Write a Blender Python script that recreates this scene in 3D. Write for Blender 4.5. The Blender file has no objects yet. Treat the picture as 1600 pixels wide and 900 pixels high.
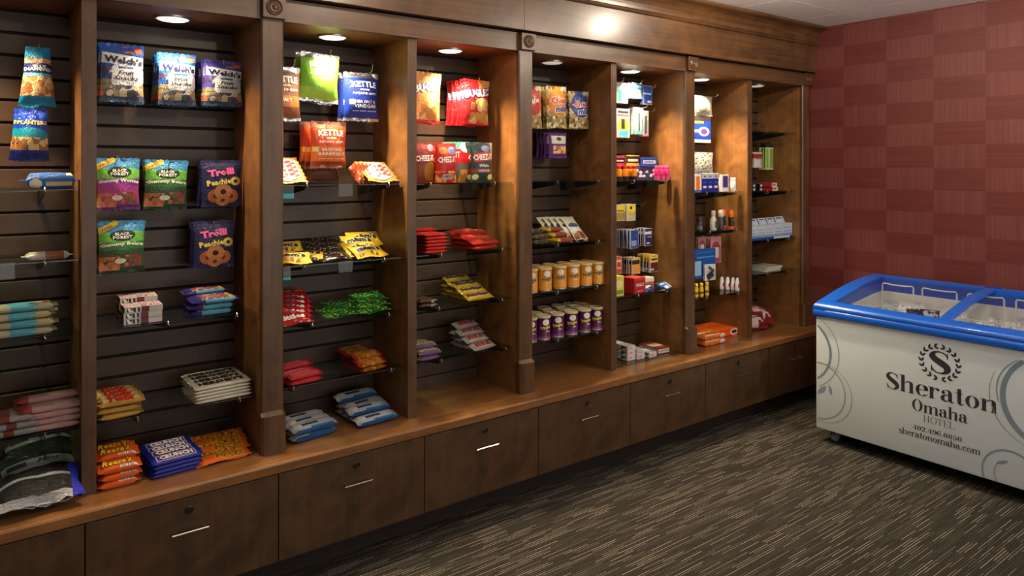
import bpy, bmesh, math, random
from math import sin, cos, pi, sqrt, atan2, radians
from mathutils import Vector, Matrix

random.seed(7)
scene = bpy.context.scene
COL = scene.collection

# ------------------------------------------------------------------ camera
FPX, THETA, V0, EYE = 1126.83, 0.6465, 262.1, 1.54
cam_data = bpy.data.cameras.new('camera')
cam_data.sensor_width = 36.0
cam_data.lens = 36.0 * FPX / 1600.0
cam_data.shift_y = -(450.0 - V0) / 1600.0
cam_data.clip_start = 0.05
cam = bpy.data.objects.new('camera', cam_data)
cam.location = (0, 0, EYE)
cam.rotation_euler = (pi / 2, 0, -THETA)
COL.objects.link(cam)
scene.camera = cam

# ------------------------------------------------------------------ world, view, lights
scene.view_settings.view_transform = 'Standard'
scene.view_settings.look = 'None'
scene.view_settings.gamma = 1.0
scene.view_settings.use_curve_mapping = False
scene.view_settings.exposure = 0.66
world = bpy.data.worlds.new('world')
scene.world = world
world.use_nodes = True
world.node_tree.nodes['Background'].inputs[0].default_value = (0.5, 0.48, 0.45, 1)
world.node_tree.nodes['Background'].inputs[1].default_value = 0.05

XW = 4.59            # red wall
CEIL = 2.481
YB = 3.05            # face of the slat boards
SOFFIT = 2.094
CTOP = 0.470

def lamp(name, kind, loc, energy, color, size=0.05, spot=None, blend=0.5, parent=None, aim=None):
    l = bpy.data.lights.new(name, kind)
    l.energy = energy
    l.color = color
    if kind == 'SPOT':
        l.spot_size = radians(spot)
        l.spot_blend = blend
        l.shadow_soft_size = size
    elif kind == 'POINT':
        l.shadow_soft_size = size
    elif kind == 'AREA':
        l.shape = 'RECTANGLE'
        l.size, l.size_y = size
    o = bpy.data.objects.new(name, l)
    o.location = loc
    if aim is not None:
        o.rotation_euler = (Vector(aim) - Vector(loc)).to_track_quat('-Z', 'Y').to_euler()
    COL.objects.link(o)
    if parent is not None:
        o.parent = parent
        o.location = Vector(loc) - parent.location
    return o

WARM = (1.0, 0.74, 0.44)
SOFT = (1.0, 0.84, 0.66)
# recessed ceiling downlights of the room (their housings are built below)
ROOM_LIGHTS = [(1.37, 2.03, 8), (3.17, 2.06, 12), (-0.43, 2.03, 2), (1.37, 0.20, 14), (3.55, 0.75, 32), (-0.43, 0.2, 4)]
# added unseen fill light before the closed wall opposite the shelving, no opening built
lamp('front_fill_light', 'AREA', (2.3, -2.3, 1.35), 31, (1.0, 0.955, 0.90), (4.4, 2.0), aim=(2.2, 2.7, 2.0))
# power of the lamp in each bay, the first bay at the cut left edge
BAY_POWER = [46, 34, 62, 84, 2, 72, 70, 1.5]

# ------------------------------------------------------------------ pixel -> place
ST, CT = sin(THETA), cos(THETA)
def ray(u, v):
    lat = (u - 800.0) / FPX
    return Vector((ST + lat * CT, CT - lat * ST, (V0 - v) / FPX))
def atY(u, v, Y):
    d = ray(u, v); p = d * (Y / d.y); p.z += EYE; return p
def atX(u, v, X):
    d = ray(u, v); p = d * (X / d.x); p.z += EYE; return p
def atZ(u, v, Z):
    d = ray(u, v); p = d * ((Z - EYE) / d.z); p.z += EYE; return p
def XU(u, Y):
    d = ray(u, 0); return d.x / d.y * Y
def ZV(u, v, Y):
    return atY(u, v, Y).z

# ------------------------------------------------------------------ materials
def lin(c):
    def f(x):
        x = x / 255.0
        return x / 12.92 if x <= 0.04045 else ((x + 0.055) / 1.055) ** 2.4
    return (f(c[0]), f(c[1]), f(c[2]), 1.0)

MATS = {}
def new_mat(name):
    m = bpy.data.materials.new(name)
    m.use_nodes = True
    nt = m.node_tree
    b = nt.nodes['Principled BSDF']
    return m, nt, b

def plain(name, col, rough=0.4, metal=0.0, coat=0.0, emit=0.0, spec=0.5, bump=0.0, bscale=200.0):
    if name in MATS: return MATS[name]
    m, nt, b = new_mat(name)
    b.inputs['Base Color'].default_value = lin(col)
    b.inputs['Roughness'].default_value = rough
    b.inputs['Metallic'].default_value = metal
    b.inputs['Coat Weight'].default_value = coat
    b.inputs['Specular IOR Level'].default_value = spec
    if emit:
        b.inputs['Emission Color'].default_value = lin(col)
        b.inputs['Emission Strength'].default_value = emit
    if bump:
        n = nt.nodes.new('ShaderNodeTexNoise'); n.inputs['Scale'].default_value = bscale
        bp = nt.nodes.new('ShaderNodeBump'); bp.inputs['Strength'].default_value = bump; bp.inputs['Distance'].default_value = 0.002
        nt.links.new(n.outputs['Fac'], bp.inputs['Height']); nt.links.new(bp.outputs['Normal'], b.inputs['Normal'])
    MATS[name] = m
    return m

def wood(name, c1, c2, axis, rough=0.42, coat=0.12, scale=1.0, fig=0.45):
    """stained veneer: grain stretched along one axis, cloudy figure"""
    if name in MATS: return MATS[name]
    m, nt, b = new_mat(name)
    N, L = nt.nodes, nt.links
    tc = N.new('ShaderNodeTexCoord')
    mp = N.new('ShaderNodeMapping')
    s = [55.0 * scale] * 3; s['xyz'.index(axis)] = 2.2 * scale
    mp.inputs['Scale'].default_value = s
    L.new(tc.outputs['Object'], mp.inputs['Vector'])
    n1 = N.new('ShaderNodeTexNoise'); n1.inputs['Scale'].default_value = 1.0; n1.inputs['Detail'].default_value = 5; n1.inputs['Distortion'].default_value = 0.6
    L.new(mp.outputs['Vector'], n1.inputs['Vector'])
    n2 = N.new('ShaderNodeTexNoise'); n2.inputs['Scale'].default_value = 7.0; n2.inputs['Detail'].default_value = 4; n2.inputs['Distortion'].default_value = 1.2
    L.new(tc.outputs['Object'], n2.inputs['Vector'])
    mx = N.new('ShaderNodeMath'); mx.operation = 'MULTIPLY_ADD'; mx.inputs[1].default_value = 1.0 - fig
    L.new(n1.outputs['Fac'], mx.inputs[0])
    m2 = N.new('ShaderNodeMath'); m2.operation = 'MULTIPLY'; m2.inputs[1].default_value = fig
    L.new(n2.outputs['Fac'], m2.inputs[0]); L.new(m2.outputs[0], mx.inputs[2])
    r = N.new('ShaderNodeValToRGB')
    r.color_ramp.elements[0].position = 0.36; r.color_ramp.elements[0].color = lin(c1)
    r.color_ramp.elements[1].position = 0.66; r.color_ramp.elements[1].color = lin(c2)
    L.new(mx.outputs[0], r.inputs['Fac']); L.new(r.outputs['Color'], b.inputs['Base Color'])
    bp = N.new('ShaderNodeBump'); bp.inputs['Strength'].default_value = 0.12; bp.inputs['Distance'].default_value = 0.001
    L.new(n1.outputs['Fac'], bp.inputs['Height']); L.new(bp.outputs['Normal'], b.inputs['Normal'])
    b.inputs['Roughness'].default_value = rough
    b.inputs['Coat Weight'].default_value = coat
    b.inputs['Coat Roughness'].default_value = 0.22
    MATS[name] = m
    return m

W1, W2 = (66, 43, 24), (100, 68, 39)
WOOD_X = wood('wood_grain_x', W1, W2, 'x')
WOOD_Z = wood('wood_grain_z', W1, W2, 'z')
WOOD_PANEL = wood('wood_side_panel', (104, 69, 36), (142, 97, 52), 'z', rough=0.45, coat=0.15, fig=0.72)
WOOD_SLAT = wood('wood_slat', (55, 38, 25), (77, 55, 36), 'x', rough=0.45, coat=0.08)
WOOD_DRAWER = wood('wood_drawer', (55, 37, 20), (85, 59, 32), 'z', rough=0.42, coat=0.2, scale=0.8, fig=0.68)
WOOD_FRIEZE = wood('wood_frieze', (64, 42, 23), (100, 68, 38), 'x', rough=0.36, coat=0.35)
WOOD_TOP = wood('wood_counter', (104, 68, 36), (146, 100, 58), 'x', rough=0.30, coat=0.4)
DARK = plain('groove_dark', (16, 10, 7), 0.8)
TOE = plain('toe_kick_dark', (38, 27, 19), 0.7)
CHROME = plain('brushed_steel', (205, 205, 205), 0.22, 1.0)
BLACKM = plain('black_bracket', (22, 22, 24), 0.35, 0.0, 0.2)
WHITEP = plain('white_plastic', (225, 225, 220), 0.4)
GREYP = plain('grey_plastic', (120, 128, 132), 0.4)

def glassy(name, tint, rough=0.02, reflect=1.0):
    """clear sheet: fresnel mix of see-through and mirror"""
    if name in MATS: return MATS[name]
    m = bpy.data.materials.new(name); m.use_nodes = True
    nt = m.node_tree; N, L = nt.nodes, nt.links
    N.remove(N['Principled BSDF'])
    t = N.new('ShaderNodeBsdfTransparent'); t.inputs[0].default_value = (*tint, 1)
    g = N.new('ShaderNodeBsdfGlossy'); g.inputs['Roughness'].default_value = rough
    f = N.new('ShaderNodeFresnel'); f.inputs['IOR'].default_value = 1.5
    k = N.new('ShaderNodeMath'); k.operation = 'MULTIPLY'; k.inputs[1].default_value = reflect
    mx = N.new('ShaderNodeMixShader')
    geo = N.new('ShaderNodeNewGeometry')
    inv = N.new('ShaderNodeMath'); inv.operation = 'SUBTRACT'; inv.inputs[0].default_value = 1.0
    k2 = N.new('ShaderNodeMath'); k2.operation = 'MULTIPLY'
    L.new(geo.outputs['Backfacing'], inv.inputs[1]); L.new(f.outputs[0], k.inputs[0])
    L.new(k.outputs[0], k2.inputs[0]); L.new(inv.outputs[0], k2.inputs[1]); L.new(k2.outputs[0], mx.inputs[0])
    L.new(t.outputs[0], mx.inputs[1]); L.new(g.outputs[0], mx.inputs[2])
    L.new(mx.outputs[0], N['Material Output'].inputs['Surface'])
    MATS[name] = m
    return m
SHELF_GLASS = glassy('shelf_glass', (0.80, 0.86, 0.84))
ACRYLIC = glassy('clear_acrylic', (0.9, 0.92, 0.93))
LID_GLASS = glassy('lid_glass', (0.93, 0.95, 0.97))
CLEARFILM = glassy('clear_film', (0.9, 0.9, 0.92), 0.12)

# ------------------------------------------------------------------ mesh helpers
class MB:
    def __init__(self):
        self.v, self.f, self.m = [], [], []
    def add(self, verts, faces, mi=0):
        n = len(self.v)
        self.v += [tuple(p) for p in verts]
        self.f += [tuple(i + n for i in f) for f in faces]
        self.m += [mi] * len(faces)
        return self
    def box(self, x0, x1, y0, y1, z0, z1, mi=0, bev=0.0):
        if bev > 0:
            bm = bmesh.new()
            bmesh.ops.create_cube(bm, size=1.0, matrix=Matrix.Translation(((x0+x1)/2, (y0+y1)/2, (z0+z1)/2)) @ Matrix.Diagonal((x1-x0, y1-y0, z1-z0, 1)))
            bmesh.ops.bevel(bm, geom=bm.edges[:], offset=bev, segments=2, affect='EDGES', profile=0.6)
            bm.verts.index_update()
            self.add([v.co[:] for v in bm.verts], [[v.index for v in f.verts] for f in bm.faces], mi)
            bm.free()
            return self
        v = [(x, y, z) for z in (z0, z1) for y in (y0, y1) for x in (x0, x1)]
        self.add(v, [(0, 2, 3, 1), (4, 5, 7, 6), (0, 1, 5, 4), (2, 6, 7, 3), (0, 4, 6, 2), (1, 3, 7, 5)], mi)
        return self
    def prism(self, prof, axis, a, b, mi=0):
        """closed 2D profile swept from a to b along axis; profile holds the two other coords in xyz order"""
        n = len(prof)
        def pt(p, t):
            q = list(p); q.insert('xyz'.index(axis), t); return tuple(q)
        v = [pt(p, a) for p in prof] + [pt(p, b) for p in prof]
        f = [(i, (i + 1) % n, (i + 1) % n + n, i + n) for i in range(n)]
        f += [tuple(range(n - 1, -1, -1)), tuple(range(n, 2 * n))]
        return self.add(v, f, mi)
    def tube(self, pts, r, n=6, mi=0, caps=True):
        pts = [Vector(p) for p in pts]
        rings = []
        up = Vector((0.13, 0.27, 1)).normalized()
        for i, p in enumerate(pts):
            a = pts[max(i - 1, 0)]; b = pts[min(i + 1, len(pts) - 1)]
            d = (b - a).normalized()
            s = d.cross(up)
            if s.length < 1e-4: s = d.cross(Vector((1, 0, 0)))
            s.normalize(); t = s.cross(d)
            rr = r[i] if isinstance(r, (list, tuple)) else r
            rings.append([p + (s * cos(2 * pi * k / n) + t * sin(2 * pi * k / n)) * rr for k in range(n)])
        v = [q for ring in rings for q in ring]
        f = [(i * n + k, i * n + (k + 1) % n, (i + 1) * n + (k + 1) % n, (i + 1) * n + k) for i in range(len(pts) - 1) for k in range(n)]
        if caps:
            f += [tuple(range(n - 1, -1, -1)), tuple((len(pts) - 1) * n + k for k in range(n))]
        return self.add(v, f, mi)
    def lathe(self, prof, n=24, mi=0, c=(0, 0, 0), axis='z', seg=None):
        """prof: (radius, height) list; seg: material of each segment"""
        v = []
        for r, h in prof:
            for k in range(n):
                a = 2 * pi * k / n
                p = {'z': (r * cos(a), r * sin(a), h), 'y': (r * cos(a), h, r * sin(a)), 'x': (h, r * cos(a), r * sin(a))}[axis]
                v.append((p[0] + c[0], p[1] + c[1], p[2] + c[2]))
        for i in range(len(prof) - 1):
            f = [(i * n + k, i * n + (k + 1) % n, (i + 1) * n + (k + 1) % n, (i + 1) * n + k) for k in range(n)]
            base = len(self.v) if i == 0 else base
            if i == 0:
                self.v += v
            self.f += [tuple(q + base for q in ff) for ff in f]
            self.m += [seg[i] if seg else mi] * n
        self.f.append(tuple(base + k for k in range(n - 1, -1, -1))); self.m.append(seg[0] if seg else mi)
        self.f.append(tuple(base + (len(prof) - 1) * n + k for k in range(n))); self.m.append(seg[-1] if seg else mi)
        return self
    def mesh(self, name, mats, smooth=False, shift=(0, 0, 0)):
        me = bpy.data.meshes.new(name)
        s = shift
        me.from_pydata([(p[0] - s[0], p[1] - s[1], p[2] - s[2]) for p in self.v], [], self.f)
        mats = mats if isinstance(mats, (list, tuple)) else [mats]
        for m in mats: me.materials.append(m)
        if len(mats) > 1:
            me.polygons.foreach_set('material_index', self.m)
        bm = bmesh.new(); bm.from_mesh(me)
        bmesh.ops.recalc_face_normals(bm, faces=bm.faces[:])
        bm.to_mesh(me); bm.free()
        if smooth is True:
            me.polygons.foreach_set('use_smooth', [True] * len(me.polygons))
        elif smooth:
            me.shade_smooth() if hasattr(me, 'shade_smooth') else None
            try: me.set_sharp_from_angle(angle=radians(smooth))
            except Exception: pass
        me.update()
        return me
    def build(self, name, mats, parent=None, smooth=False):
        o = parent; w = Vector((0, 0, 0))
        while o is not None:
            w += o.location; o = o.parent
        me = self.mesh(name, mats, smooth, w)
        ob = bpy.data.objects.new(name, me)
        COL.objects.link(ob)
        if parent is not None: ob.parent = parent
        return ob

def tag(o, label=None, cat=None, group=None, kind=None):
    if label: o['label'] = label
    if cat: o['category'] = cat
    if group: o['group'] = group
    if kind: o['kind'] = kind
    return o
def thing(name, loc, label, cat, group=None, kind=None):
    o = bpy.data.objects.new(name, None)
    o.empty_display_size = 0.05
    o.location = loc
    COL.objects.link(o)
    return tag(o, label, cat, group, kind)

ORD = ['first', 'second', 'third', 'fourth', 'fifth', 'sixth', 'seventh', 'eighth', 'ninth', 'tenth', 'eleventh', 'twelfth', 'thirteenth', 'fourteenth']

# ================================================================== THE ROOM
RX0, RY0 = -2.6, -2.4
def carpet():
    """loop pile in rows along the cabinet, each row broken into dashes of its own shade"""
    m, nt, b = new_mat('carpet')
    N, L = nt.nodes, nt.links
    tc = N.new('ShaderNodeTexCoord')
    sp = N.new('ShaderNodeSeparateXYZ'); L.new(tc.outputs['Object'], sp.inputs[0])
    def M(op, a, bb=None, cc=None):
        n = N.new('ShaderNodeMath'); n.operation = op
        for i, x in enumerate((a, bb, cc)):
            if x is None: continue
            if isinstance(x, (int, float)): n.inputs[i].default_value = x
            else: L.new(x, n.inputs[i])
        return n.outputs[0]
    def white(x, y):
        c = N.new('ShaderNodeCombineXYZ'); L.new(x, c.inputs[0])
        if y is not None: L.new(y, c.inputs[1])
        w = N.new('ShaderNodeTexWhiteNoise'); w.noise_dimensions = '2D'
        L.new(c.outputs[0], w.inputs['Vector']); return w.outputs['Value']
    yy = M('DIVIDE', sp.outputs['Y'], 0.0105)
    row = M('FLOOR', yy)
    rr = white(row, None)
    cell = M('FLOOR', M('MULTIPLY_ADD', sp.outputs['X'], 8.0, M('MULTIPLY', rr, 37.0)))
    val = white(row, cell)
    prof = M('ABSOLUTE', M('SUBTRACT', M('FRACT', yy), 0.5))
    line = M('LESS_THAN', prof, 0.17)
    loop = N.new('ShaderNodeTexNoise'); loop.inputs['Scale'].default_value = 300.0; loop.inputs['Detail'].default_value = 1
    L.new(tc.outputs['Object'], loop.inputs['Vector'])
    r = N.new('ShaderNodeValToRGB'); e = r.color_ramp.elements
    e[0].position = 0.0; e[0].color = lin((52, 49, 45))
    e[1].position = 1.0; e[1].color = lin((150, 143, 131))
    q = e.new(0.25); q.color = lin((58, 55, 50))
    q = e.new(0.55); q.color = lin((86, 82, 74))
    L.new(M('MULTIPLY', val, line), r.inputs['Fac'])
    mx = N.new('ShaderNodeMix'); mx.data_type = 'RGBA'; mx.blend_type = 'MULTIPLY'; mx.inputs['Factor'].default_value = 1.0
    lr = N.new('ShaderNodeValToRGB')
    lr.color_ramp.elements[0].position = 0.32; lr.color_ramp.elements[0].color = (0.25, 0.25, 0.25, 1)
    lr.color_ramp.elements[1].position = 0.66; lr.color_ramp.elements[1].color = (1, 1, 1, 1)
    L.new(loop.outputs['Fac'], lr.inputs['Fac'])
    L.new(r.outputs['Color'], mx.inputs['A']); L.new(lr.outputs['Color'], mx.inputs['B'])
    L.new(mx.outputs['Result'], b.inputs['Base Color'])
    bp = N.new('ShaderNodeBump'); bp.inputs['Strength'].default_value = 0.6; bp.inputs['Distance'].default_value = 0.003
    L.new(loop.outputs['Fac'], bp.inputs['Height']); L.new(bp.outputs['Normal'], b.inputs['Normal'])
    b.inputs['Roughness'].default_value = 0.95
    b.inputs['Specular IOR Level'].default_value = 0.1
    return m

def wallpaper():
    """printed paper: offset checks of upright and level pinstripes"""
    m, nt, b = new_mat('red_wallpaper')
    N, L = nt.nodes, nt.links
    tc = N.new('ShaderNodeTexCoord')
    sp = N.new('ShaderNodeSeparateXYZ'); L.new(tc.outputs['Object'], sp.inputs[0])
    def M(op, a, bb=None, cc=None):
        n = N.new('ShaderNodeMath'); n.operation = op
        for i, x in enumerate((a, bb, cc)):
            if x is None: continue
            if isinstance(x, (int, float)): n.inputs[i].default_value = x
            else: L.new(x, n.inputs[i])
        return n.outputs[0]
    SY, SZ = 0.2765, 0.1332
    y = M('DIVIDE', M('SUBTRACT', 2.4685 + 10 * SY, sp.outputs['Y']), SY)
    z = M('DIVIDE', M('SUBTRACT', 1.54 + 0.0 + 20 * SZ, sp.outputs['Z']), SZ)
    par = M('MODULO', M('ADD', M('FLOOR', y), M('FLOOR', z)), 2.0)
    def stripes(sc):
        mp = N.new('ShaderNodeMapping'); mp.inputs['Scale'].default_value = sc
        L.new(tc.outputs['Object'], mp.inputs['Vector'])
        n = N.new('ShaderNodeTexNoise'); n.inputs['Scale'].default_value = 1.0; n.inputs['Detail'].default_value = 3
        L.new(mp.outputs['Vector'], n.inputs['Vector']); return n.outputs['Fac']
    up, lev = stripes((1, 210, 1.5)), stripes((1, 1.5, 210))
    def ramp(f, c1, c2):
        r = N.new('ShaderNodeValToRGB')
        r.color_ramp.elements[0].position = 0.35; r.color_ramp.elements[0].color = lin(c1)
        r.color_ramp.elements[1].position = 0.65; r.color_ramp.elements[1].color = lin(c2)
        L.new(f, r.inputs['Fac']); return r.outputs['Color']
    mx = N.new('ShaderNodeMix'); mx.data_type = 'RGBA'
    L.new(par, mx.inputs['Factor'])
    L.new(ramp(up, (98, 46, 43), (114, 58, 54)), mx.inputs['B'])
    L.new(ramp(lev, (88, 33, 29), (104, 42, 36)), mx.inputs['A'])
    L.new(mx.outputs['Result'], b.inputs['Base Color'])
    b.inputs['Roughness'].default_value = 0.55
    return m

flo = MB().box(RX0, XW + 0.1, RY0, YB + 0.15, -0.08, 0.0).build('floor', carpet())
tag(flo, 'dark brown carpet with pale broken stripes', 'floor', kind='structure')
wr = MB().box(XW, XW + 0.1, RY0, YB + 0.15, 0, CEIL + 0.1).build('wall_right', wallpaper())
tag(wr, 'red checked wallpaper wall behind the ice cream freezer', 'wall', kind='structure')
PAINT = plain('wall_paint', (168, 150, 128), 0.7)
tag(MB().box(RX0, XW + 0.1, YB + 0.05, YB + 0.15, 0, CEIL + 0.1).build('wall_back', PAINT), 'wall behind the wooden display shelving', 'wall', kind='structure')
tag(MB().box(RX0 - 0.1, RX0, RY0, YB + 0.15, 0, CEIL + 0.1).build('wall_left', PAINT), 'plain painted wall out of view to the side', 'wall', kind='structure')
tag(MB().box(RX0 - 0.1, XW + 0.1, RY0 - 0.1, RY0, 0, CEIL + 0.1).build('wall_front', PAINT), 'plain painted wall out of view opposite the shelving', 'wall', kind='structure')

# ceiling: slab, tiles dropped in a white grid
TILE = plain('ceiling_tile', (250, 250, 250), 0.85, bump=0.5, bscale=140)
BAR = plain('ceiling_grid', (150, 150, 150), 0.5)
cei = MB().box(RX0 - 0.1, XW + 0.1, RY0 - 0.1, YB + 0.15, CEIL + 0.03, CEIL + 0.12).build('ceiling', plain('ceiling_slab', (90, 90, 90), 0.9))
tag(cei, 'white tile ceiling in a thin grid', 'ceiling', kind='structure')
T = 0.61
gx0, gy0 = 4.245, 2.287
xs = sorted([gx0 + T * k for k in range(-12, 3) if RX0 < gx0 + T * k < XW] + [RX0, XW])
ys = sorted([gy0 + T * k for k in range(-9, 3) if RY0 < gy0 + T * k < YB + 0.1] + [RY0, YB + 0.1])
for i in range(len(xs) - 1):
    for j in range(len(ys) - 1):
        MB().box(xs[i] + 0.004, xs[i+1] - 0.004, ys[j] + 0.004, ys[j+1] - 0.004, CEIL + 0.002, CEIL + 0.018).build('ceiling_tile', TILE, cei)
gb = MB()
for x in xs[1:-1]: gb.box(x - 0.004, x + 0.004, RY0, YB + 0.1, CEIL + 0.004, CEIL + 0.028)
for y in ys[1:-1]: gb.box(RX0, XW, y - 0.004, y + 0.004, CEIL + 0.004, CEIL + 0.028)
gb.build('ceiling_grid', BAR, cei)

LENS_ON = plain('lamp_lens_lit', (255, 244, 224), 0.3, emit=1.8)
LENS_DIM = plain('lamp_lens_dim', (226, 220, 206), 0.3, emit=0.35)
RING = plain('lamp_ring_nickel', (196, 186, 172), 0.3, 0.8)
def downlight(name, x, y, z, r, lens, label, group):
    t = thing(name, (x, y, z), label, 'light', group)
    MB().lathe([(r, z - 0.001), (r * 0.98, z - 0.007), (r * 0.84, z - 0.008), (r * 0.80, z - 0.001)], 32, c=(x, y, 0)).build('trim_ring', RING, t, smooth=40)
    MB().lathe([(r * 0.80, z - 0.0005), (r * 0.80, z - 0.006), (r * 0.70, z - 0.010), (r * 0.3, z - 0.013)], 32, c=(x, y, 0)).build('lens', lens, t, smooth=40)
    return t
for i, (x, y, p) in enumerate(ROOM_LIGHTS):
    t = downlight('ceiling_light', x, y, CEIL, 0.09, LENS_ON, 'flush ceiling light out of view, %s, row %s' % (['middle', 'nearest the red wall', 'farthest from the red wall'][i % 3], 'by the shelving' if i < 3 else 'away from the shelving'), 'room lights out of view')
    lamp('ceiling_light_lamp', 'POINT', (x, y, CEIL - 0.055), p, SOFT, 0.035, parent=t)

# ================================================================== CABINETRY
PIL = [0.913, 2.122, 3.328, 4.535]            # pilaster centres
DIV = [0.317, 1.518, 2.727, 3.930]            # thin dividers
PW, DW = 0.085, 0.042
edges = []                                     # clear opening of each bay
seq = [-0.294] + [x for p in zip(DIV, PIL) for x in p]
for k in range(8):
    a, b_ = seq[k], seq[k + 1]
    ha = PW / 2 if k % 2 == 0 else DW / 2
    hb = DW / 2 if k % 2 == 0 else PW / 2
    edges.append((a + ha, b_ - hb))
BAYN = ['first', 'second', 'third', 'fourth', 'fifth', 'sixth', 'seventh', 'eighth']

# countertop with rounded nosing
YC = 2.595
ct = MB()
prof = [(YC + 0.006, CTOP - 0.042), (YC, CTOP - 0.036), (YC, CTOP - 0.008), (YC + 0.003, CTOP - 0.002), (YC + 0.010, CTOP), (YB + 0.04, CTOP), (YB + 0.04, CTOP - 0.042)]
ct.prism(prof, 'x', -0.6, XW)
tag(ct.build('countertop', WOOD_TOP), 'long brown wooden counter ledge below the display bays', 'countertop')

# drawer cabinets
YD, P0, PP = 2.604, 0.2926, 0.6096
ks = [P0 + PP * k for k in range(-1, 7)] + [XW - 0.002]
for i in range(8):
    x0, x1 = ks[i], ks[i + 1]
    t = thing('drawer_cabinet', ((x0 + x1) / 2, YD, 0), 'low wooden drawer cabinet under the counter, %s from the cut left edge' % ORD[i], 'cabinet', 'row of drawer cabinets')
    MB().box(x0 + 0.001, x1 - 0.001, YD + 0.02, YB, 0.105, CTOP - 0.043).build('body', DARK, t)
    fr = MB().box(x0 + 0.0018, x1 - 0.0018, YD, YD + 0.019, 0.108, CTOP - 0.046, bev=0.0012).build('drawer_front', WOOD_DRAWER, t)
    MB().box(x0, x1, 2.70, 2.72, 0, 0.105).build('toe_kick', TOE, t)
    cx = (x0 + x1) / 2 if i < 7 else x0 + 0.30
    hz, lz, hl = 0.318, 0.384, 0.058
    h = MB().tube([(cx - hl, YD - 0.022, hz), (cx + hl, YD - 0.022, hz)], 0.0042, 8)
    for s in (-1, 1): h.tube([(cx + s * (hl - 0.014), YD + 0.001, hz), (cx + s * (hl - 0.014), YD - 0.022, hz)], 0.0034, 6)
    h.build('handle', CHROME, fr, smooth=40)
    lk = MB().lathe([(0.0135, YD + 0.001), (0.0135, YD - 0.003), (0.010, YD - 0.0045), (0.009, YD - 0.003), (0.003, YD - 0.003)], 20, axis='y', c=(cx, 0, lz)).build('lock', plain('lock_bronze', (74, 62, 50), 0.3, 0.9), fr, smooth=40)

# pilasters
def pilaster(x, label):
    t = thing('pilaster', (x, 2.70, CTOP), label, 'pilaster', 'pilasters between the bays')
    h = PW / 2
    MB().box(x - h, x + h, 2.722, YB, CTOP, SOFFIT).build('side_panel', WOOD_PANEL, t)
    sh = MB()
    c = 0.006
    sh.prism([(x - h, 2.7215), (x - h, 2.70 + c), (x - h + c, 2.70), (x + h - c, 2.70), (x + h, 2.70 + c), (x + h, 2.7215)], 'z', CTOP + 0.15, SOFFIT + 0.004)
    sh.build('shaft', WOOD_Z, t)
    pl = MB()
    e = 0.004
    z1 = CTOP + 0.158
    pts = lambda g, y: [(x - h - g, 2.7215), (x - h - g, y + 0.010), (x - h - g + 0.010, y), (x + h + g - 0.010, y), (x + h + g, y + 0.010), (x + h + g, 2.7215)]
    lo, hi = pts(e, 2.682), pts(0.0, 2.699)
    v = [(a, b, CTOP) for a, b in lo] + [(a, b, z1 - 0.014) for a, b in lo] + [(a, b, z1) for a, b in hi]
    n = 6
    f = [(r * n + i, r * n + (i + 1) % n, (r + 1) * n + (i + 1) % n, (r + 1) * n + i) for r in range(2) for i in range(n)]
    f += [tuple(range(n - 1, -1, -1)), tuple(2 * n + i for i in range(n))]
    pl.add(v, f).build('plinth', WOOD_Z, t)
    zb = SOFFIT + 0.004
    bl = MB().box(x - h - 0.001, x + h + 0.001, 2.678, 2.7215, zb, zb + 0.080, bev=0.002).build('rosette_block', WOOD_Z, t)
    zc = zb + 0.040
    pr = [(0.030, 2.679), (0.030, 2.6745), (0.027, 2.6725), (0.0245, 2.6745), (0.022, 2.6755), (0.019, 2.6725), (0.016, 2.6725), (0.013, 2.6755), (0.010, 2.6755), (0.008, 2.672), (0.004, 2.670), (0.0005, 2.6695)]
    MB().lathe(pr, 32, axis='y', c=(x, 0, zc)).build('rosette', WOOD_Z, bl, smooth=50)
for i, x in enumerate([-0.294] + PIL):
    pilaster(x, ['dark wood pilaster beside the first bay, outside the cut left edge', 'dark wood pilaster between the second and third bays',
                 'dark wood pilaster between the fourth and fifth bays', 'dark wood pilaster between the sixth and seventh bays',
                 'dark wood pilaster at the red wall, ending the eighth bay'][i])
for i, x in enumerate(DIV):
    t = thing('divider_panel', (x, 2.722, CTOP), 'thin upright wood divider between the %s and %s bays' % (BAYN[2*i], BAYN[2*i+1]), 'divider', 'thin bay dividers')
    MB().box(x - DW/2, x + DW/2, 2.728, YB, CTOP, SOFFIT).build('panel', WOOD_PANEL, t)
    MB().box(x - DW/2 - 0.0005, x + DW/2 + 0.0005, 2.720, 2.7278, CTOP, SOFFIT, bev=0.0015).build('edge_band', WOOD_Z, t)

# slat walls
PITCH = 0.0783
slat_cache = {}
for k, (x0, x1) in enumerate(edges):
    t = thing('slat_wall', ((x0 + x1) / 2, YB, CTOP), 'dark slatted back board of the %s bay from the cut left edge' % BAYN[k], 'slat wall', 'slatted back boards')
    MB().box(x0, x1, YB + 0.012, YB + 0.04, CTOP, SOFFIT).build('backer', DARK, t)
    w = round(x1 - x0, 4)
    if w not in slat_cache:
        sm = MB()
        hh = PITCH - 0.0095
        sm.prism([(0.012, 0), (0.002, 0.0), (0, 0.0015), (0, hh - 0.0015), (0.002, hh), (0.012, hh)], 'x', -w / 2, w / 2)
        slat_cache[w] = sm.mesh('slat', WOOD_SLAT)
    z = SOFFIT - 0.006
    while z - PITCH > CTOP - 0.03:
        z -= PITCH
        o = bpy.data.objects.new('slat', slat_cache[w]); COL.objects.link(o); o.parent = t
        o.location = (0, 0, max(z, CTOP - 0.02) + 0.0048 - CTOP)

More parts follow.
